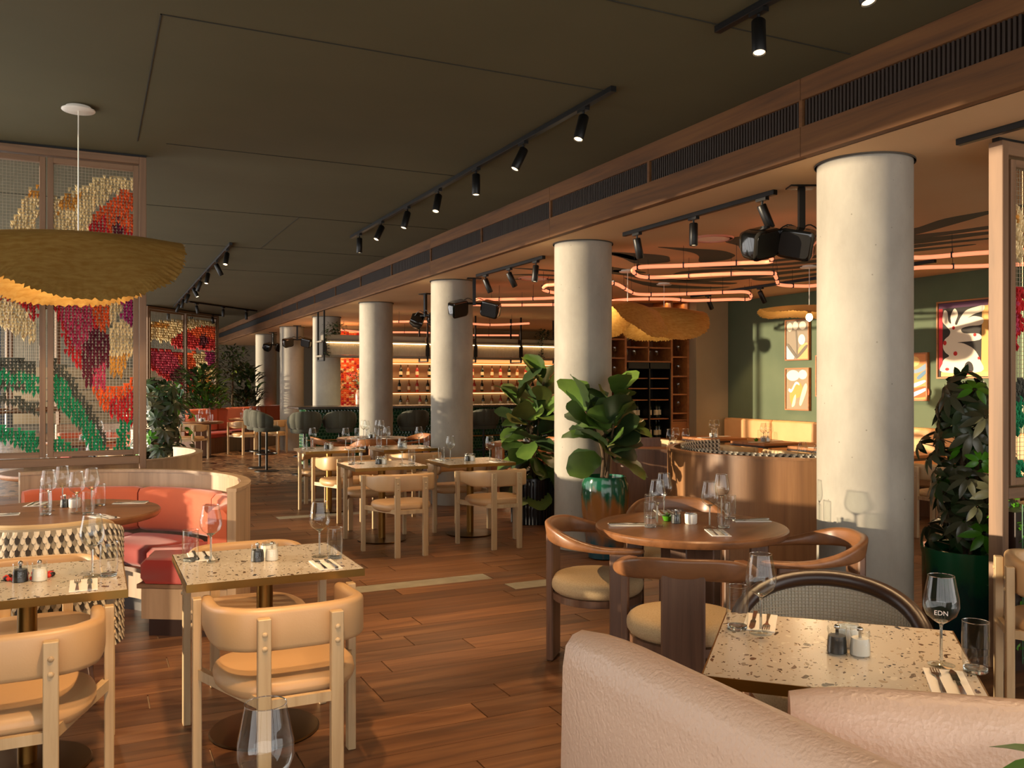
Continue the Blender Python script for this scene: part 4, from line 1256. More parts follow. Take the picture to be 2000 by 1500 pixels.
hedge(-1.65, -.62, 7.30, 7.52, .90, 'clipped green hedge behind green wire under the tufted flower screen')
hedge(4.46, 5.82, 2.99, 3.21, .90, 'clipped green hedge behind wire under the screen beside the schefflera')
# ================================================================== plants
def leaf_mesh(name, mat, L, W, fold=.25, bend=.25, shape=(0, .35, .62, .82, 1, .96, .72, 0), wav=.0):
    n = len(shape); vs_ = []; fs = []
    for i, s in enumerate(shape):
        t = i / (n - 1); x = L * t; w = W / 2 * s; z = -bend * L * t * t
        k = wav * L * (1 if i % 2 else -1)
        vs_ += [(x, -w, z + fold * w + k), (x, 0, z), (x, w, z + fold * w - k)]
    for i in range(n - 1):
        a = i * 3
        fs += [(a, a + 3, a + 4, a + 1), (a + 1, a + 4, a + 5, a + 2)]
    me = bpy.data.meshes.new(name); me.from_pydata(vs_, [], fs); me.materials.append(mat); me.shade_smooth()
    return me
FIG = [leaf_mesh('fig_leaf', m_, .31, .235, .2, b_, shape=(.1, .5, .66, .74, .9, 1, .9, .3), wav=.012) for m_, b_ in ((LEAF, .15), (LEAFD, .25), (LEAF, .45), (LEAFY, .3))]
def put_leaf(me, name, parent, p, direction, roll, sc):
    o = bpy.data.objects.new(name, me); COL.objects.link(o); o.parent = parent
    d = Vector(direction).normalized()
    q = d.to_track_quat('X', 'Z').to_matrix().to_4x4() @ Matrix.Rotation(roll, 4, 'X')
    o.matrix_local = Matrix.Translation(p) @ q @ Matrix.Scale(sc, 4)
    return o
def pot_profile(kind):
    if kind == 'drip': return [(.13, 0), (.15, .01), (.175, .15), (.208, .42), (.215, .56), (.205, .66), (.185, .71), (.19, .725), (.178, .725), (.17, .69)]
    if kind == 'drum': return [(.24, 0), (.25, .01), (.255, .50), (.262, .53), (.262, .55), (.24, .55), (.235, .50)]
    return [(.22, 0), (.235, .01), (.24, .49), (.235, .51), (.215, .51), (.21, .47)]
def fig(loc, pot, potm, label, leaves, topz, spread, seed, ribs=False, f0=.42, col=None):
    r = random.Random(seed)
    t = thing('fiddle_leaf_fig', label, 'potted plant', loc)
    pr = pot_profile(pot); rim = max(z for _, z in pr)
    p = MB().lathe(pr, 40, True).build('pot', potm, t, 50)
    if ribs:
        rb = MB()
        for i in range(40):
            a = 2 * PI * i / 40; rb.at(.238 * math.cos(a), .238 * math.sin(a), 0).cyl(.012, .01, .48, 6)
        rb.build('ribs', potm, p, 40)
    MB().at(0, 0, rim - .05).lathe([(.17 if pot == 'drip' else .205, -.01), (.16, .0), (.05, .012)], 24).build('soil', SOIL, t)
    base = rim - .04
    brs = []
    for i in range(3):
        a = i * 2.1 + .4; tip = (spread * .42 * math.cos(a), spread * .42 * math.sin(a), base + (topz - base) * (.92 - .14 * i))
        path = smooth_path([(.03 * math.cos(a), .03 * math.sin(a), base - .03), (.04 * math.cos(a + 1), .04 * math.sin(a + 1), base + (tip[2] - base) * .45), tip], 6)
        MB().tube(path, [.018 - .010 * k / (len(path) - 1) for k in range(len(path))], 7).build('branch', BARK, t)
        brs.append(path)
    for i in range(leaves):
        b = brs[i % 3]; f = f0 + (1 - f0) * ((i // 3) / max(1, leaves // 3 - 1)) ** .8
        k = min(len(b) - 1, int(f * (len(b) - 1))); p0 = Vector(b[k])
        a = i * 2.4 + r.uniform(-.4, .4)
        el_ = -.75 + 1.75 * f + r.uniform(-.35, .35)
        d = (math.cos(a) * math.cos(el_), math.sin(a) * math.cos(el_), math.sin(el_))
        st = p0 + Vector(d) * .045
        tip_ = Vector(loc) + st + Vector(d) * .3
        if col and math.hypot(tip_.x - col[0], tip_.y - col[1]) < .32:
            d = (-d[0], -d[1], d[2]); st = p0 + Vector(d) * .045
        put_leaf(FIG[r.choice((0, 0, 1, 1, 2, 3))], 'leaf', t, st, d, r.uniform(-1.1, 1.1), r.uniform(.8, 1.12) * spread / .42)
    return t
fig((4.10, 6.60, 0), 'drip', GLAZE, 'fiddle-leaf fig in a glossy green and amber drip-glazed pot by a column', 48, 1.47, .42, 3, col=(4.2, 7.155))
fig((4.42, 8.62, 0), 'ribbed', BLUEP, 'taller fiddle-leaf fig in a dark ribbed planter between two columns', 75, 1.66, .46, 11, True, .12)

# schefflera: each palmate leaf is a part
def palm_leaf(mat, n=7, L=.125, W=.042):
    mb = MB()
    sh = (.25, .75, 1, .95, .6, 0)
    for i in range(n):
        a = -2.2 + 4.4 * i / (n - 1) ; l = L * (1 - .25 * abs(a) / 2.2)
        mb.at(0, 0, 0, rz=a)
        vs_ = []; fs = []
        for j, s in enumerate(sh):
            t_ = j / (len(sh) - 1); x = .012 + l * t_; w = W / 2 * s; z = -l * .55 * t_ ** 1.6
            vs_ += [(x, -w, z + w * .25), (x, 0, z), (x, w, z + w * .25)]
        for j in range(len(sh) - 1):
            k = j * 3; fs += [(k, k + 3, k + 4, k + 1), (k + 1, k + 4, k + 5, k + 2)]
        mb.add(vs_, fs)
    me = bpy.data.meshes.new('palmate_leaf'); me.from_pydata(mb.v, [], mb.f); me.materials.append(mat); me.shade_smooth()
    return me
GREYL = plain('grey_leaf', '#55543f', .3, c2='#414630', sc=6)
PAL = [palm_leaf(GREYL), palm_leaf(LEAFD), palm_leaf(LEAFB, 6, .10, .04)]
def schefflera(loc, label, n, z0, z1, rad, seed, potm=None, pal=(0, 0, 0, 1, 1, 2)):
    r = random.Random(seed)
    t = thing('schefflera', label, 'potted plant', loc)
    if potm:
        MB().lathe(pot_profile('drum'), 44).build('pot', potm, t, 50)
        MB().at(0, 0, .50).lathe([(.235, -.02), (.2, -.01), (.05, .0)], 24).build('soil', SOIL, t)
    for i in range(3):
        a = i * 2.1; tip = (.1 * math.cos(a), .1 * math.sin(a), z1 - .15 * i)
        MB().tube(smooth_path([(.02 * math.cos(a), .02 * math.sin(a), .46), (.05 * math.cos(a + 1), .05 * math.sin(a + 1), (z0 + z1) / 2), tip], 5), .012, 6).build('stem', BARK, t)
    for i in range(n):
        f = i / n; a = i * 2.399
        z = z0 + (z1 - z0) * f; rr = rad * r.uniform(.35, 1.0) * (1 - .45 * max(0, f - .6) / .4)
        p = Vector((rr * math.cos(a), rr * math.sin(a), z))
        o = bpy.data.objects.new('leaf', PAL[r.choice(pal)]); COL.objects.link(o); o.parent = t
        out = Vector((math.cos(a), math.sin(a), r.uniform(.0, .9))).normalized()
        q = out.to_track_quat('Z', 'X').to_matrix().to_4x4()
        o.matrix_local = Matrix.Translation(p) @ Matrix.Rotation(0, 4, 'Z') @ q @ Matrix.Rotation(r.uniform(0, 6), 4, 'Z') @ Matrix.Scale(r.uniform(.85, 1.25), 4)
        MB().tube([tuple(p * .0 + Vector((0, 0, z - .06))), tuple(p)], .003, 4).build('petiole', BARK, t, 0)
    return t
schefflera((4.78, 3.55, 0), 'tall schefflera with drooping palmate leaves in a teal drum pot beside the thickest column', 80, .58, 1.57, .28, 5, GLAZEG)
schefflera((.78, 11.5, 0), 'weeping schefflera with small dark leaves between the two booths', 90, .62, 1.55, .46, 9, GLAZEG, (0, 1, 1, 1, 2))

def bush(loc, label, n, h, rad, mats, L, W, seed, upright=.4, trunk=0.0):
    r = random.Random(seed)
    t = thing('leafy_shrub', label, 'plant', loc)
    g = MB()
    for i in range(n):
        z = trunk + (h - trunk) * r.random() ** .8; a = r.uniform(0, 2 * PI); q = rad * r.random() ** .6 * (1 - .4 * abs((z - trunk) / (h - trunk + .001) - .4))
        g.slot = r.randrange(len(mats))
        g.at(q * math.cos(a), q * math.sin(a), z, rz=a + r.uniform(-.7, .7), ry=-upright + r.uniform(-.6, .6))
        l = L * r.uniform(.7, 1.2)
        g.add([(0, 0, 0), (l * .4, -W / 2, .01), (l * .75, -W * .4, -.01), (l, 0, -l * .15), (l * .75, W * .4, -.01), (l * .4, W / 2, .01)], [(0, 1, 2, 3, 4, 5)])
    g.build('foliage', mats, t, 0, 'stuff')
    MB().tube([(0, 0, 0), (.02, 0, trunk + (h - trunk) * .8)], [.03, .012], 7).build('stem', BARK, t)
    return t
# trough planters behind the diagonal orange bench
u45 = Vector((math.cos(A(51)), math.sin(A(51)), 0)); n45 = Vector((-u45.y, u45.x, 0))
B0 = Vector((1.90, 20.32, 0))
def along(s, off, z=0): return tuple(B0 + u45 * s + n45 * off + Vector((0, 0, z)))
t = thing('orange_bench', 'long orange upholstered bench set diagonally in front of the far plants', 'bench', along(0, 0), A(51))
for i in range(4):
    MB().box(i * 1.1 + .005, i * 1.1 + 1.095, -.05, .09, .46, .98, .03).build('back_cushion', ORANGE, t, 40)
    MB().box(i * 1.1 + .005, i * 1.1 + 1.095, -.52, -.05, .34, .46, .03).build('seat_cushion', RED, t, 40)
MB().box(0, 4.4, -.48, .09, .0, .34).build('plinth', WALN, t, 0)
t = thing('planter_trough', 'long wooden trough planter behind the orange bench', 'planter', along(0, .35), A(51))
MB().box(.1, 3.65, -.2, .25, 0, .92, .01).build('trough', WALN, t, 0)
MB().box(.13, 3.62, -.17, .22, .90, .93).build('soil', SOIL, t, 0)
bush(along(1.1, .38, .92), 'broad-leaved dark green shrub in the trough behind the orange bench', 330, .95, .55, [LEAFD, LEAF, LEAF], .28, .10, 1)
bush(along(1.2, .30, .92), 'low bright green fern-like shrub in front of the broad-leaved one', 260, .45, .5, [LEAFB, LEAF], .22, .04, 2, .7)
bush(along(2.45, .40, .92), 'tall bushy dark tree with a bare trunk rising from the trough', 460, 1.55, .5, [LEAFD, GREYL, LEAF], .16, .045, 3, .2, .7)
bush(along(3.1, .38, .92), 'rubber plant with glossy paddle leaves at the trough end', 150, 1.05, .32, [LEAFD, LEAFD, LEAF], .30, .12, 4, .6)
bush(along(2.9, .3, .92), 'small dark undergrowth shrub beside the bare trunk', 260, .4, .5, [LEAFD, GREYL], .18, .05, 6, .6)
screen('far oak-framed wire screen with a red and orange flower above the orange bench', along(.3, 1.25), A(51), [(.1, 1.35), (1.5, 2.75)], 1.03, 3.20, ZU, lambda x: 18 + x * 14, pitch=.055)
screen('farthest oak-framed wire screen partly hidden by another screen', along(-3.0, 3.2), A(51), [(.1, 1.35), (1.5, 2.75)], 1.03, 3.20, ZU, lambda x: 120, pitch=.055)
t = make_round_table('round walnut table in front of the diagonal orange bench', .50); t.location = along(1.1, -.9)
setting(along(1.1, -.9)[0], along(1.1, -.9)[1], .8, [(-.36, 0, 0), (0, -.36, PI / 2), (0, .36, -PI / 2), (.36, 0, PI)], 'the table at the orange bench', cutlery=False)
cr = make_leather_chair(CREAML, 'leather_chair', 'cream leather oak chair at the table by the orange bench')
p_ = along(.85, -1.62); cr.location = p_; cr.rotation_euler = (0, 0, A(35))
dup(tan, along(.25, -1.25), A(10), 'tan leather oak chair at the table by the orange bench')
t = make_round_table('small walnut table at the end of the orange bench', .42); t.location = along(-.6, -.75)
setting(along(-.6, -.75)[0], along(-.6, -.75)[1], .8, [(0, -.3, PI / 2), (.3, 0, PI)], 'the small table at the bench end', cutlery=False)
dup(tan, along(-1.3, -.9), A(-20), 'tan leather oak chair at the end of the orange bench')
# striped blind wall far away
for k in range(5):
    struct(MB().box(-2.2, 3.5, 30.93, 31.0, .3 + k * .36, .62 + k * .36).build('wall_far_slat', WALLB, None, 0))
# ================================================================== bar
bar = thing('bar_counter', 'bar counter faced in small green glazed tiles with a dark stone top', 'bar', (0, 0, 0))
MB().box(3.45, 9.6, 15.66, 16.2, .08, 1.09).build('body', TILEG, bar, 0)
MB().box(3.55, 9.6, 15.75, 16.1, 0, .08).build('toe_kick', DARKW, bar, 0)
MB().box(3.25, 9.7, 15.36, 16.3, 1.09, 1.135, .008).build('counter_top', DSTONE, bar, 0)
g = MB()
for k in range(16):
    z = .12 + k * .06
    for i in range(101):
        x = 3.46 + i * .06 + (.03 if k % 2 else 0)
        if x > 9.55: continue
        g.add([(x, 15.66, z), (x + .054, 15.66, z), (x + .054, 15.66, z + .054), (x, 15.66, z + .054), (x + .027, 15.638, z + .03)], [(0, 1, 4), (1, 2, 4), (2, 3, 4), (3, 0, 4)])
for k in range(16):
    z = .12 + k * .06
    for i in range(8):
        y = 15.68 + i * .06
        g.add([(3.45, y, z), (3.45, y + .054, z), (3.45, y + .054, z + .054), (3.45, y, z + .054), (3.428, y + .027, z + .03)], [(1, 0, 4), (2, 1, 4), (3, 2, 4), (0, 3, 4)])
g.build('green_tiles', TILE, bar, 0, 'stuff')
MB().box(3.45, 9.6, 15.60, 15.66, .52, .54).build('foot_ledge', BRASS, bar, 0)
st = make_stool('x', 'stools along the bar front')
xs = [3.27, 3.88, 4.55, 5.22, 5.9, 6.62, 7.3]
for i, x in enumerate(xs):
    lb = ['sage velvet tub bar stool first along the bar front, by its free end', 'sage velvet tub bar stool second along the bar front', 'sage velvet tub bar stool hidden by a concrete column at the bar', 'sage velvet tub bar stool at the bar behind the round table glasses',
          'sage velvet tub bar stool at the bar beyond the sunlit column', 'sage velvet tub bar stool at the bar beside the taller fig', 'sage velvet tub bar stool at the bar hidden by the taller fig'][i]
    if i == 0: st.location = (x, 14.95, 0); st['label'] = lb
    else: dup(st, (x, 14.95, 0), rnd.uniform(-.15, .15), lb, 'stools along the bar front')
dup(st, (2.78, 15.75, 0), -PI / 2, 'green velvet tub bar stool at the free end of the bar, seen side-on')
dup(st, (2.78, 16.45, 0), -PI / 2 + .3, 'green velvet tub bar stool at the bar corner behind the side-on one')

# hanging bar gantry
gt = thing('bar_gantry', 'hanging black steel gantry with ribbed glass and grey troughs over the bar', 'hanging shelf', (0, 15.85, 0))
GREYM = plain('gantry_grey', '#8a8275', .4, .5)
RIB = plain('ribbed_glass', '#e0cba6', .3, c2='#cdb690', sc=20, stretch=(8, 1, 1))
RIB.node_tree.nodes['Principled BSDF'].inputs['Transmission Weight'].default_value = .25
for z0, z1 in ((2.03, 2.065), (2.30, 2.33)):
    MB().box(3.72, 8.75, -.22, .22, z0, z1, .003).build('shelf', GREYM, gt, 0)
for i in range(5):
    x0 = 3.80 + i * .99
    MB().box(x0, x0 + .93, -.215, -.20, 2.07, 2.295).build('glass_pane', RIB, gt, 0)
    rb = MB()
    for k in range(46): rb.at(x0 + .01 + k * .02, -.216, 0).cyl(.008, 2.07, 2.295, 5)
    rb.build('glass_ribs', RIB, gt, 50, 'stuff')
    MB().box(x0, x0 + .93, -.17, .17, 2.335, 2.44, .004).build('trough', GREYM, gt, 0)
    MB().box(x0, x0 + .93, -.262, -.245, 2.285, 2.298).build('led_strip', LED, gt, 0)
for i in range(6):
    x = 3.77 + i * .99
    for sy in (-.235, .235):
        MB().box(x - .014, x + .014, sy - .014, sy + .014, 1.965, ZL).build('rod', BLACK, gt, 0)
    MB().box(x - .014, x + .014, -.235, .235, 1.955, 1.98).build('cross_foot', BLACK, gt, 0)
    MB().box(x - .03, x + .03, -.26, -.215, 2.065, 2.30).build('clamp', BLACK, gt, 0)
la = bpy.data.lights.new('gantry_light', 'AREA'); la.shape = 'RECTANGLE'; la.size = 4.8; la.size_y = .1; la.energy = 40; la.color = (1, .75, .45)
lo_ = bpy.data.objects.new('gantry_light', la); COL.objects.link(lo_); lo_.location = (6.2, 15.85, 2.02)
def trailing(loc, label, seed):
    r = random.Random(seed); t = thing('trailing_plant', label, 'plant', loc); g = MB()
    for i in range(220):
        a = r.uniform(0, 6.28); f = r.random()
        if r.random() < .6: p = (.22 * f * math.cos(a), .12 * f * math.sin(a), r.uniform(.0, .22))
        else: p = (-.20 + r.uniform(-.05, .05), -.22 + r.uniform(-.05, .05), .1 - r.random() * .5)
        g.at(*p, rz=a, ry=r.uniform(-.8, .8)); g.add([(0, 0, 0), (.03, -.018, 0), (.065, 0, -.01), (.03, .018, 0)], [(0, 1, 2, 3)])
    g.build('foliage', [LEAFD], t, 0, 'stuff')
    MB().tube([(0, 0, 0), (-.1, -.1, .08), (-.2, -.22, .0), (-.2, -.22, -.35)], .006, 5).build('stem', BARK, t)
trailing((4.02, 15.85, 2.44), 'trailing ivy spilling over the free end of the bar gantry', 4)
trailing((8.4, 15.85, 2.44), 'trailing ivy in the gantry trough behind the fig', 5)

# back bar
bb = thing('back_bar', 'warm lit back bar shelving with rows of bottles and hanging glasses', 'shelving', (0, 0, 0))
MB().box(5.6, 11.0, 19.1, 19.6, 0, .95).build('cabinet', SHELFW, bb, 0)
MB().box(5.6, 11.0, 19.05, 19.6, .95, .99).build('worktop', DSTONE, bb, 0)
MB().box(5.6, 11.0, 19.56, 19.6, .99, 2.5).build('back_panel', plain('cream_tile', '#c9b08a', .5), bb, 0)
for z in (1.33, 1.68, 2.03):
    MB().box(5.6, 11.0, 19.3, 19.56, z, z + .025).build('shelf', SHELFW, bb, 0)
    MB().box(5.65, 10.95, 19.53, 19.55, z - .02, z - .008).build('led_strip', glow('led_soft', '#ffc890', 3.0) if 'led_soft' not in bpy.data.materials else bpy.data.materials['led_soft'], bb, 0)
MB().box(5.6, 11.0, 18.9, 19.6, 2.2, 2.5).build('canopy', WALLB, bb, 0)
bt = thing('spirit_bottle', 'x', 'bottle')
MB().lathe([(.036, 0), (.038, .01), (.038, .17), (.03, .20), (.014, .22), (.013, .28), (.002, .285)], 12).build('glass_body', BOTTLE, bt, 50)
MB().lathe([(.0385, .05), (.0385, .13)], 12, False).build('paper_label', LABELC, bt, 50)
AMB = plain('amber_bottle', '#8a4a1c', .15); REDB = plain('red_bottle', '#a02a22', .2)
def bottle(x, y, z, label, group, mat=None):
    o = copy_tree(bt); o.location = (x, y, z); o['label'] = label; o['group'] = group
    if mat:
        c = [c for c in o.children if c.name.startswith('glass_body')][0]
        if mat.name not in bottle.cache:
            d = c.data.copy(); d.materials[0] = mat; bottle.cache[mat.name] = d
        c.data = bottle.cache[mat.name]
    return o
bottle.cache = {}
for z, nm in ((.99, 'worktop'), (1.355, 'lowest shelf'), (1.705, 'middle shelf'), (2.055, 'top shelf')):
    if z > 2: continue
    for i in range(22):
        x = 5.75 + i * .235 + rnd.uniform(-.04, .04)
        m_ = (None, AMB, REDB)[i % 3]
        bottle(x, 19.42, z, ('dark', 'amber', 'red')[i % 3] + ' spirit bottle standing on the back bar ' + nm, ('dark', 'amber', 'red')[i % 3] + ' bottles on the back bar ' + nm, m_)
lb_ = bpy.data.lights.new('back_bar_light', 'AREA'); lb_.shape = 'RECTANGLE'; lb_.size = 5; lb_.size_y = .2; lb_.energy = 70; lb_.color = (1, .62, .30)
lo_ = bpy.data.objects.new('back_bar_light', lb_); COL.objects.link(lo_); lo_.location = (8.2, 19.2, 2.19)
# coffee grinder, tap, flowers on the bar
t = thing('coffee_grinder', 'black coffee grinder with a clear hopper on the bar counter', 'grinder', (5.05, 16.0, 1.135))
MB().box(-.09, .09, -.12, .12, 0, .24, .02).build('body', BLACK, t, 0)
MB().lathe([(.05, .24), (.05, .30), (.10, .44), (.10, .48)], 20).build('hopper', BOTTLE, t, 40)
MB().lathe([(.12, .48), (.12, .50)], 20).build('lid', BLACK, t, 0)
t = thing('beer_tap', 'slim black beer tap column on the bar counter', 'tap', (6.05, 16.0, 1.135))
MB().cyl(.018, 0, .5, 12).build('column', BLACK, t); MB().cyl(.028, .28, .42, 12).build('handle', BLACK, t)
def bouquet(loc, label, cols, seed, h=.5, rad=.28):
    r = random.Random(seed); t = thing('flower_vase', label, 'flowers', loc)
    MB().lathe([(.05, 0), (.08, .02), (.085, .2), (.06, .28), (.07, .30)], 18).build('vase', plain('vase_' + str(seed), '#b9a98a', .3, c2='#8a2f22', sc=14), t)
    s = MB()
    for i in range(26):
        a = r.uniform(0, 6.28); q = rad * r.random() ** .6; z = .34 + h * r.random()
        s.tube([(0, 0, .26), (q * math.cos(a), q * math.sin(a), z)], .004, 4)
        f = MB(); f.at(q * math.cos(a), q * math.sin(a), z, rx=r.uniform(-.8, .8) + .6, ry=r.uniform(-.5, .5))
        n = 7; R_ = r.uniform(.035, .06)
        for k in range(n):
            a2 = 2 * PI * k / n
            f.add([(0, 0, 0), (R_ * .7 * math.cos(a2 - .35), R_ * .7 * math.sin(a2 - .35), .012), (R_ * math.cos(a2), R_ * math.sin(a2), .008), (R_ * .7 * math.cos(a2 + .35), R_ * .7 * math.sin(a2 + .35), .012)], [(0, 1, 2, 3)])
        fo = f.build('flower', cols[i % len(cols)], t, 0)
        c_ = MB(); c_.m = f.m; c_.lathe([(.012, .002), (.011, .014), (.002, .018)], 8).build('flower_centre', PEPPER, fo, 40)
    s.build('stalks', LEAF, t, 0)
FRED, FOR, FWH = plain('petal_red', '#c8321f', .7), plain('petal_orange', '#e07a30', .7), plain('petal_white', '#efe4d0', .7)
bouquet((4.55, 16.05, 1.135), 'vase of red, white and orange flowers on the bar counter', [FRED, FOR, FWH, FRED], 3, .34, .26)
bouquet((4.55, 18.2, 1.0), 'tall glowing orange flower arrangement behind the bar', [FOR, FOR, FRED], 8, .65, .40)
t = thing('flower_plinth', 'low white plinth under the orange flower arrangement', 'plinth', (4.55, 18.2, 0))
MB().box(-.3, .3, -.3, .3, 0, .97, .01).build('body', WHITE, t, 0); MB().box(-.33, .33, -.33, .33, .97, 1.0, .005).build('top', OAKP, t, 0)
l = bpy.data.lights.new('floral_light', 'POINT'); l.energy = 24; l.color = (1, .5, .22); l.shadow_soft_size = .2
o = bpy.data.objects.new('floral_light', l); COL.objects.link(o); o.location = (5.0, 18.9, 2.3)
# floral wall panel beyond
t = thing('wall_mural', 'tall lit coral and red floral panel behind the bar end', 'mural', (4.75, 19.55, 0))
pm_ = MB()
for i in range(14):
    for k in range(40):
        pm_.col = shade(rnd.choice([OR_, RD, CR, OR_, '#e08a50']), .2)
        x, z = i * .06, .95 + k * .045
        pm_.add([(x, 0, z), (x + .06, 0, z), (x + .06, 0, z + .045), (x, 0, z + .045), (x + .03, -.012, z + .02)], [(0, 1, 4), (1, 2, 4), (2, 3, 4), (3, 0, 4)])
pm_.build('picture', PRINT, t, 0); MB().box(-.02, .86, .0, .03, .93, 2.77).build('backing', WALN, t, 0)

# ================================================================== wine cabinet
wc = thing('wine_cabinet', 'tall open wooden wine cabinet with a black wine fridge behind the figs', 'cabinet', (0, 0, 0))
Y0, Y1 = 11.38, 11.88
for x0, x1 in ((7.08, 7.115), (7.43, 7.465), (8.30, 8.335), (8.62, 8.655)):
    MB().box(x0, x1, Y0, Y1, 0, ZL - .01).build('upright', SHELFW, wc, 0)
MB().box(6.95, 7.08, Y0, Y1, 0, ZL - .01).build('end_panel', SHELFW, wc, 0)
MB().box(7.0, 8.66, Y1, Y1 + .015, 0, ZL - .01).build('back_panel', wood('cab_back', ['#4c2815', '#6b3a1e', '#7a4626'], 'z', .6), wc, 0)
for x0, x1, zz in ((7.115, 7.43, (.95, 1.3, 1.62, 1.93, 2.22, 2.5)), (8.335, 8.62, (.95, 1.06, 1.36, 1.65, 1.96, 2.27, 2.55))):
    for z in zz: MB().box(x0, x1, Y0 + .01, Y1, z, z + .022).build('shelf', SHELFW, wc, 0)
    MB().box(x0 + .004, x1 - .004, Y0 + .005, Y0 + .025, .06, .94).build('door', SHELFW, wc, 0)
for z in (1.88, 2.10, 2.45): MB().box(7.465, 8.30, Y0 + .01, Y1, z, z + .022).build('shelf', SHELFW, wc, 0)
MB().box(7.87, 7.89, Y0 + .01, Y1, 1.90, 2.45).build('divider', SHELFW, wc, 0)
fr = thing('wine_fridge', 'black glass-fronted wine fridge built into the wooden cabinet', 'wine fridge', (0, 0, 0))
for a, b in ((7.47, 7.49), (7.875, 7.895), (8.275, 8.295)): MB().box(a, b, Y0 - .01, Y1 - .01, .06, 1.875).build('side', BLACK, fr, 0)
MB().box(7.49, 8.275, Y1 - .03, Y1 - .01, .06, 1.875).build('back', BLACK, fr, 0)
MB().box(7.47, 8.295, Y0 - .01, Y1 - .01, 1.78, 1.875).build('top', BLACK, fr, 0); MB().box(7.47, 8.295, Y0 - .01, Y1 - .01, .06, .14).build('base', BLACK, fr, 0)
for a, b in ((7.49, 7.875), (7.895, 8.275)):
    for z in (.35, .66, .98, 1.28, 1.46, 1.62): MB().box(a, b, Y0 + .03, Y1 - .03, z, z + .016).build('rack', SHELFW, fr, 0)
for nr_, z in enumerate((.14, .366, .676, .996)):
    for i in range(8):
        x = 7.54 + (i % 4) * .09 + (i // 4) * .41
        bottle(x, 11.55 + .05 * (i % 2), z, 'upright wine bottle on the ' + ('bottom', 'second', 'third', 'fourth')[nr_] + ' rack of the wine fridge, ' + ('cabinet-end door' if i < 4 else 'pillar-side door'), 'bottles in the wine fridge')
tw = thing('shelf_glass', 'x', 'glass')
MB().lathe([(.03, 0), (.006, .006), (.005, .07), (.036, .10), (.032, .17)], 12, False).build('bowl', GLASS, tw, 50)
MB().lathe([(.03, 0), (.03, .003)], 12).build('foot', GLASSB, tw, 50)
for x0, n, zz in ((7.16, 4, (1.32, 1.64, 1.952, 2.242)), (8.38, 4, (1.082, 1.382, 1.672, 1.982, 2.292)), (7.53, 4, (1.902, 2.122)), (7.95, 4, (1.902, 2.122))):
    for ns_, z in enumerate(zz):
        for i in range(n):
            o = copy_tree(tw); o.location = (x0 + i * .075, 11.5 + .1 * (i % 2), z)
            o['label'] = 'small stemmed glass on shelf ' + ('one', 'two', 'three', 'four', 'five')[ns_] + ' upwards, ' + {7.16: 'end bay', 8.38: 'pillar-side bay', 7.53: 'bay above the fridge, end half', 7.95: 'bay above the fridge, pillar half'}[x0] + ', wine cabinet'; o['group'] = 'glasses in the wine cabinet'
l = bpy.data.lights.new('cabinet_light', 'AREA'); l.shape = 'RECTANGLE'; l.size = 1.5; l.size_y = .05; l.energy = 5; l.color = (1, .66, .36)
o = bpy.data.objects.new('cabinet_light', l); COL.objects.link(o); o.location = (7.85, 11.5, 2.84)

# ================================================================== bench and tables along the green wall
wb = thing('wall_bench', 'long tan leather bench with upright padded back along the green picture wall', 'bench', (0, 0, 0))
for i in range(7):
    y0 = 3.55 + i * 1.08
    MB().box(9.12, 9.295, y0 + .006, y0 + 1.074, .46, 1.0, .025).build('back_cushion', BENCHL, wb, 40)
    MB().box(8.70, 9.12, y0 + .006, y0 + 1.074, .34, .465, .025).build('seat_cushion', BENCHL, wb, 40)
MB().box(8.74, 9.29, 3.55, 11.11, .0, .34).build('plinth', WALN, wb, 0)
def dark_table(x, y, label):
    t = thing('bench_table', label, 'table', (x, y, 0))
    MB().box(-.33, .33, -.34, .34, .715, .75, .004).build('tabletop', SHELFW, t, 0)
    MB().box(-.335, .335, -.345, .345, .69, .715, .003).build('under_frame', DARKW, t, 0)
    MB().cyl(.035, .02, .69, 14).build('pole', DARKW, t); MB().lathe([(.22, 0), (.22, .01), (.03, .025)], 28).build('base', DARKW, t)
ys = [10.35, 9.25, 8.15, 7.05, 5.95, 4.9]
names = ['next to the square beige pillar', 'second from the beige pillar', 'third from the beige pillar', 'fourth from the beige pillar', 'below the large white figure picture', 'farthest from the beige pillar']
for y, nm in zip(ys, names):
    dark_table(8.33, y, 'oblong wooden table at the wall bench, ' + nm)
    setting(8.33, y, 0, [(-.33, .05, 0), (.33, -.05, PI)], 'the wall bench table ' + nm, cutlery=False)
    dup(cr, (7.68, y + .02, 0), -PI / 2, 'cream leather oak chair at the wall bench table ' + nm)
plant_bowl(8.25, 9.35, .7503, 'a wall bench table')

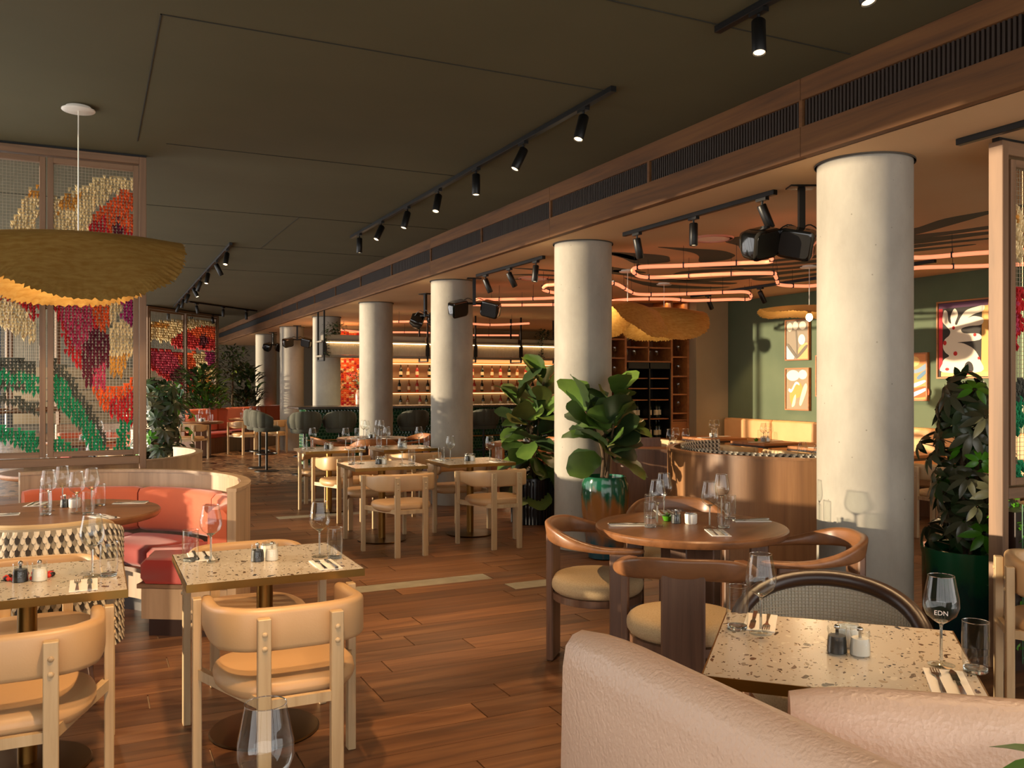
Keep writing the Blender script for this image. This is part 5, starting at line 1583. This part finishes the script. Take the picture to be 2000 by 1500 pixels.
# ================================================================== pictures
def picture(yc, zc, w, h, shapes, label, bgc, framem):
    """hangs on the plane x = 9.3 and faces the room; shapes in 0..1 units, drawn on the canvas"""
    t = thing('framed_picture', label, 'picture', (9.3, yc, zc), PI / 2)      # local x runs along world y, local y points to -x
    for x0, x1, z0, z1 in ((-w / 2, -w / 2 + .018, -h / 2, h / 2), (w / 2 - .018, w / 2, -h / 2, h / 2), (-w / 2 + .018, w / 2 - .018, -h / 2, -h / 2 + .018), (-w / 2 + .018, w / 2 - .018, h / 2 - .018, h / 2)):
        MB().box(x0, x1, .0, .045, z0, z1).build('frame_bar', framem, t, 0)
    cv = MB(); cv.col = lin(bgc); cv.box(-w / 2 + .018, w / 2 - .018, .002, .03, -h / 2 + .018, h / 2 - .018); cv.build('canvas', PRINT, t, 0)
    for k, (c, poly, sm) in enumerate(shapes):
        pp = [((.5 - px_) * (w - .05), (py_ - .5) * (h - .05)) for px_, py_ in poly]
        if sm: pp = [(q[0], q[1]) for q in smooth_path([(a, b, 0) for a, b in pp], 4, True)]
        y = .0303 + .0006 * k
        s_ = MB(); s_.col = lin(c)
        s_.loft([[(a, yy, b) for a, b in pp] for yy in (.028, y)])
        s_.build('painted_shape', PRINT, t, 0)
    return t
def blob(cx, cy_, rx, ry, n=8, rot=0):
    return [(cx + rx * math.cos(2 * PI * i / n) * math.cos(rot) - ry * math.sin(2 * PI * i / n) * math.sin(rot), cy_ + rx * math.cos(2 * PI * i / n) * math.sin(rot) + ry * math.sin(2 * PI * i / n) * math.cos(rot)) for i in range(n)]
CW, BK = '#d9cdb8', '#2c2722'
picture(6.95, 2.07, .70, .93, [('#b0202a', [(0, .1), (.08, .1), (.08, .95), (0, .95)], 0), ('#5a3550', [(0, .93), (1, .93), (1, 1), (0, 1)], 0), ('#d9a45a', [(.86, .05), (1, .05), (1, .93), (.88, .93)], 0), ('#d9b070', [(.05, 0), (1, 0), (1, .06), (.05, .06)], 0),
        (CW, [(.08, .06), (.86, .06), (.84, .22), (.72, .36), (.52, .44), (.40, .46), (.83, .48), (.82, .56), (.52, .58), (.47, .64), (.62, .67), (.86, .68), (.9, .76), (.72, .80), (.60, .78), (.74, .83), (.90, .86), (.92, .93), (.76, .92), (.56, .88), (.44, .78), (.38, .70), (.34, .72), (.40, .84), (.33, .92), (.25, .82), (.26, .72), (.2, .76), (.18, .88), (.11, .90), (.08, .76), (.17, .68), (.24, .62), (.22, .56), (.12, .50), (.09, .40), (.14, .33), (.22, .28), (.12, .24), (.08, .18)], 1),
        ('#b8231f', blob(.31, .66, .03, .025), 1), ('#b8231f', blob(.13, .46, .035, .032), 1), ('#b8231f', blob(.35, .31, .04, .03), 1), ('#b8231f', blob(.74, .55, .03, .022), 1), ('#b8231f', blob(.82, .24, .025, .02), 1), ('#b8231f', blob(.18, .10, .04, .02), 1), ('#b8231f', blob(.6, .05, .08, .03), 1), (BK, [(.54, .07), (.70, .07), (.69, .16), (.62, .20), (.55, .16)], 1)],
        'large framed abstract of a white branching figure with red dots on black', BK, SHELFW)
picture(9.635, 2.185, .48, .60, [('#e0a36a', [(.5, .0), (1, .0), (1, .4), (.6, .3)], 1), ('#a9b4c0', [(0, 0), (.35, 0), (.3, .25), (0, .35)], 1), (CW, blob(.15, .85, .13, .12), 1), (CW, blob(.42, .88, .13, .11), 1), (CW, blob(.75, .87, .16, .11), 1), ('#6d6355', [(.42, .72), (.48, .72), (.52, .4), (.53, .05), (.47, .05), (.46, .4)], 1), ('#6d6355', [(.5, .08), (.9, .35), (.95, .28), (.55, .02)], 1), ('#6d6355', [(.48, .08), (.1, .4), (.05, .33), (.44, .02)], 1), ('#e9ddc8', blob(.72, .5, .16, .14), 1)],
        'upper small framed picture of a grey stemmed flower with round petals', '#8d7f6d', SHELFW)
picture(9.635, 1.465, .48, .62, [('#f0dcc0', blob(.3, .85, .3, .14), 1), ('#f0dcc0', blob(.75, .87, .2, .12), 1), ('#d98b45', [(.15, .35), (.3, .6), (.6, .68), (.75, .5), (.6, .3), (.4, .25), (.3, .1), (.2, .15)], 1), ('#efd9a8', [(.7, .1), (.95, .5), (.9, .65), (.75, .5), (.6, .15)], 1), ('#efe4d0', [(.1, .45), (.25, .42), (.45, .62), (.6, .6), (.58, .66), (.42, .68), (.24, .5), (.12, .52)], 1), ('#efd9a8', [(.25, .05), (.4, .1), (.45, .35), (.35, .3)], 1)],
        'lower small framed picture of an orange and cream pod shape', '#8b7a63', SHELFW)
picture(9.055, 1.655, .43, .585, [('#e8793f', blob(.5, .4, .3, .25), 1), (CW, blob(.5, .75, .25, .12), 1)], 'framed picture almost hidden by the thickest column', '#8b7a63', SHELFW)
picture(7.71, 1.63, .56, .60, [('#f0c276', blob(.62, .85, .20, .12), 1), ('#7f93a8', [(.0, .68), (.4, .72), (.7, .66), (1, .8), (1, .68), (.7, .58), (.3, .62), (0, .58)], 1), ('#e0572b', [(0, .05), (1, .05), (1, .28), (.5, .22), (0, .3)], 1), ('#dfe0e4', [(.0, .34), (.5, .32), (.92, .42), (.98, .38), (.6, .25), (0, .26)], 1), ('#dfe0e4', [(.3, .02), (.95, .24), (.98, .18), (.5, .0)], 1), ('#5f7f98', [(.75, .5), (1, .66), (1, .58), (.8, .44)], 1)],
        'framed orange landscape abstract with a yellow sun disc', '#d98d55', SHELFW)

# green leaf at the bench corner
t = thing('leafy_houseplant', 'bright green leafy plant in the gap between the two pink benches', 'plant', (1.585, .885, 0))
MB().lathe([(.07, 0), (.095, .5), (.085, .5), (.08, .46)], 20).build('pot', WHITE, t)
me = leaf_mesh('broad_leaf', LEAFB, .17, .10, .2, .45)
for a_, (dx, dy, dz) in enumerate(((-.85, .5, .35), (-.2, .9, .5), (.8, .2, .4), (.2, -.9, .4), (-.7, -.6, .3))):
    zz = .87 - .03 * a_
    MB().tube([(0, 0, .45), (dx * .03, dy * .03, zz)], .004, 5).build('stem', LEAF, t)
    put_leaf(me, 'leaf', t, (dx * .03, dy * .03, zz), (dx, dy, dz), .2, 1)

# etched letters on one wine glass
fc = bpy.data.curves.new('etched_letters', 'FONT'); fc.body = 'EDN'; fc.size = .018; fc.align_x = 'CENTER'; fc.extrude = .0003; fc.materials.append(WHITE)
tmp_ = bpy.data.objects.new('tmp', fc); COL.objects.link(tmp_)
me_ = bpy.data.meshes.new_from_object(tmp_.evaluated_get(bpy.context.evaluated_depsgraph_get()))
bpy.data.objects.remove(tmp_)
eo = bpy.data.objects.new('etched_letters', me_); COL.objects.link(eo)
dirc = Vector((-etched.location.x, -etched.location.y, 0)).normalized()
eo.parent = etched
eo.matrix_parent_inverse = Matrix()
aw = math.atan2(dirc.y, dirc.x) - etched.rotation_euler.z
eo.location = (math.cos(aw) * .0482, math.sin(aw) * .0482, .152)
eo.rotation_euler = (PI / 2, 0, aw + PI / 2)
# beaded string around the shakers of one table
t = thing('bead_string', 'red and black bead string curled round the shakers before the barrel chair', 'beads', (-.23, 4.02, .7503))
for i in range(22):
    a = 2 * PI * i / 22
    MB().at(.085 * math.cos(a), .055 * math.sin(a) + .02, .010).lathe([(.001, -.009), (.007, -.006), (.0095, 0), (.007, .006), (.001, .009)], 8).build('bead', FRED if i % 3 else PEPPER, t, 60)
for x_, nm_ in ((7.68, 'dark'), (8.1, 'brass')):
    t = thing('round_vase', 'small round ' + nm_ + ' vase on the upper wine cabinet shelf', 'vase', (x_, 11.6, 2.122 + .35 - .0))
    t.location.z = 2.472
    MB().lathe([(.03, 0), (.07, .03), (.085, .08), (.06, .14), (.03, .16), (.035, .17)], 20).build('body', BRASS if nm_ == 'brass' else BOTTLE, t, 60)
    MB().lathe([(.035, .17), (.037, .176), (.028, .176)], 20).build('lip', BRASS, t, 60)

for pr_ in list(PROTO.values()) + [bt, tw]:
    for c in list(pr_.children_recursive) + [pr_]: bpy.data.objects.remove(c)
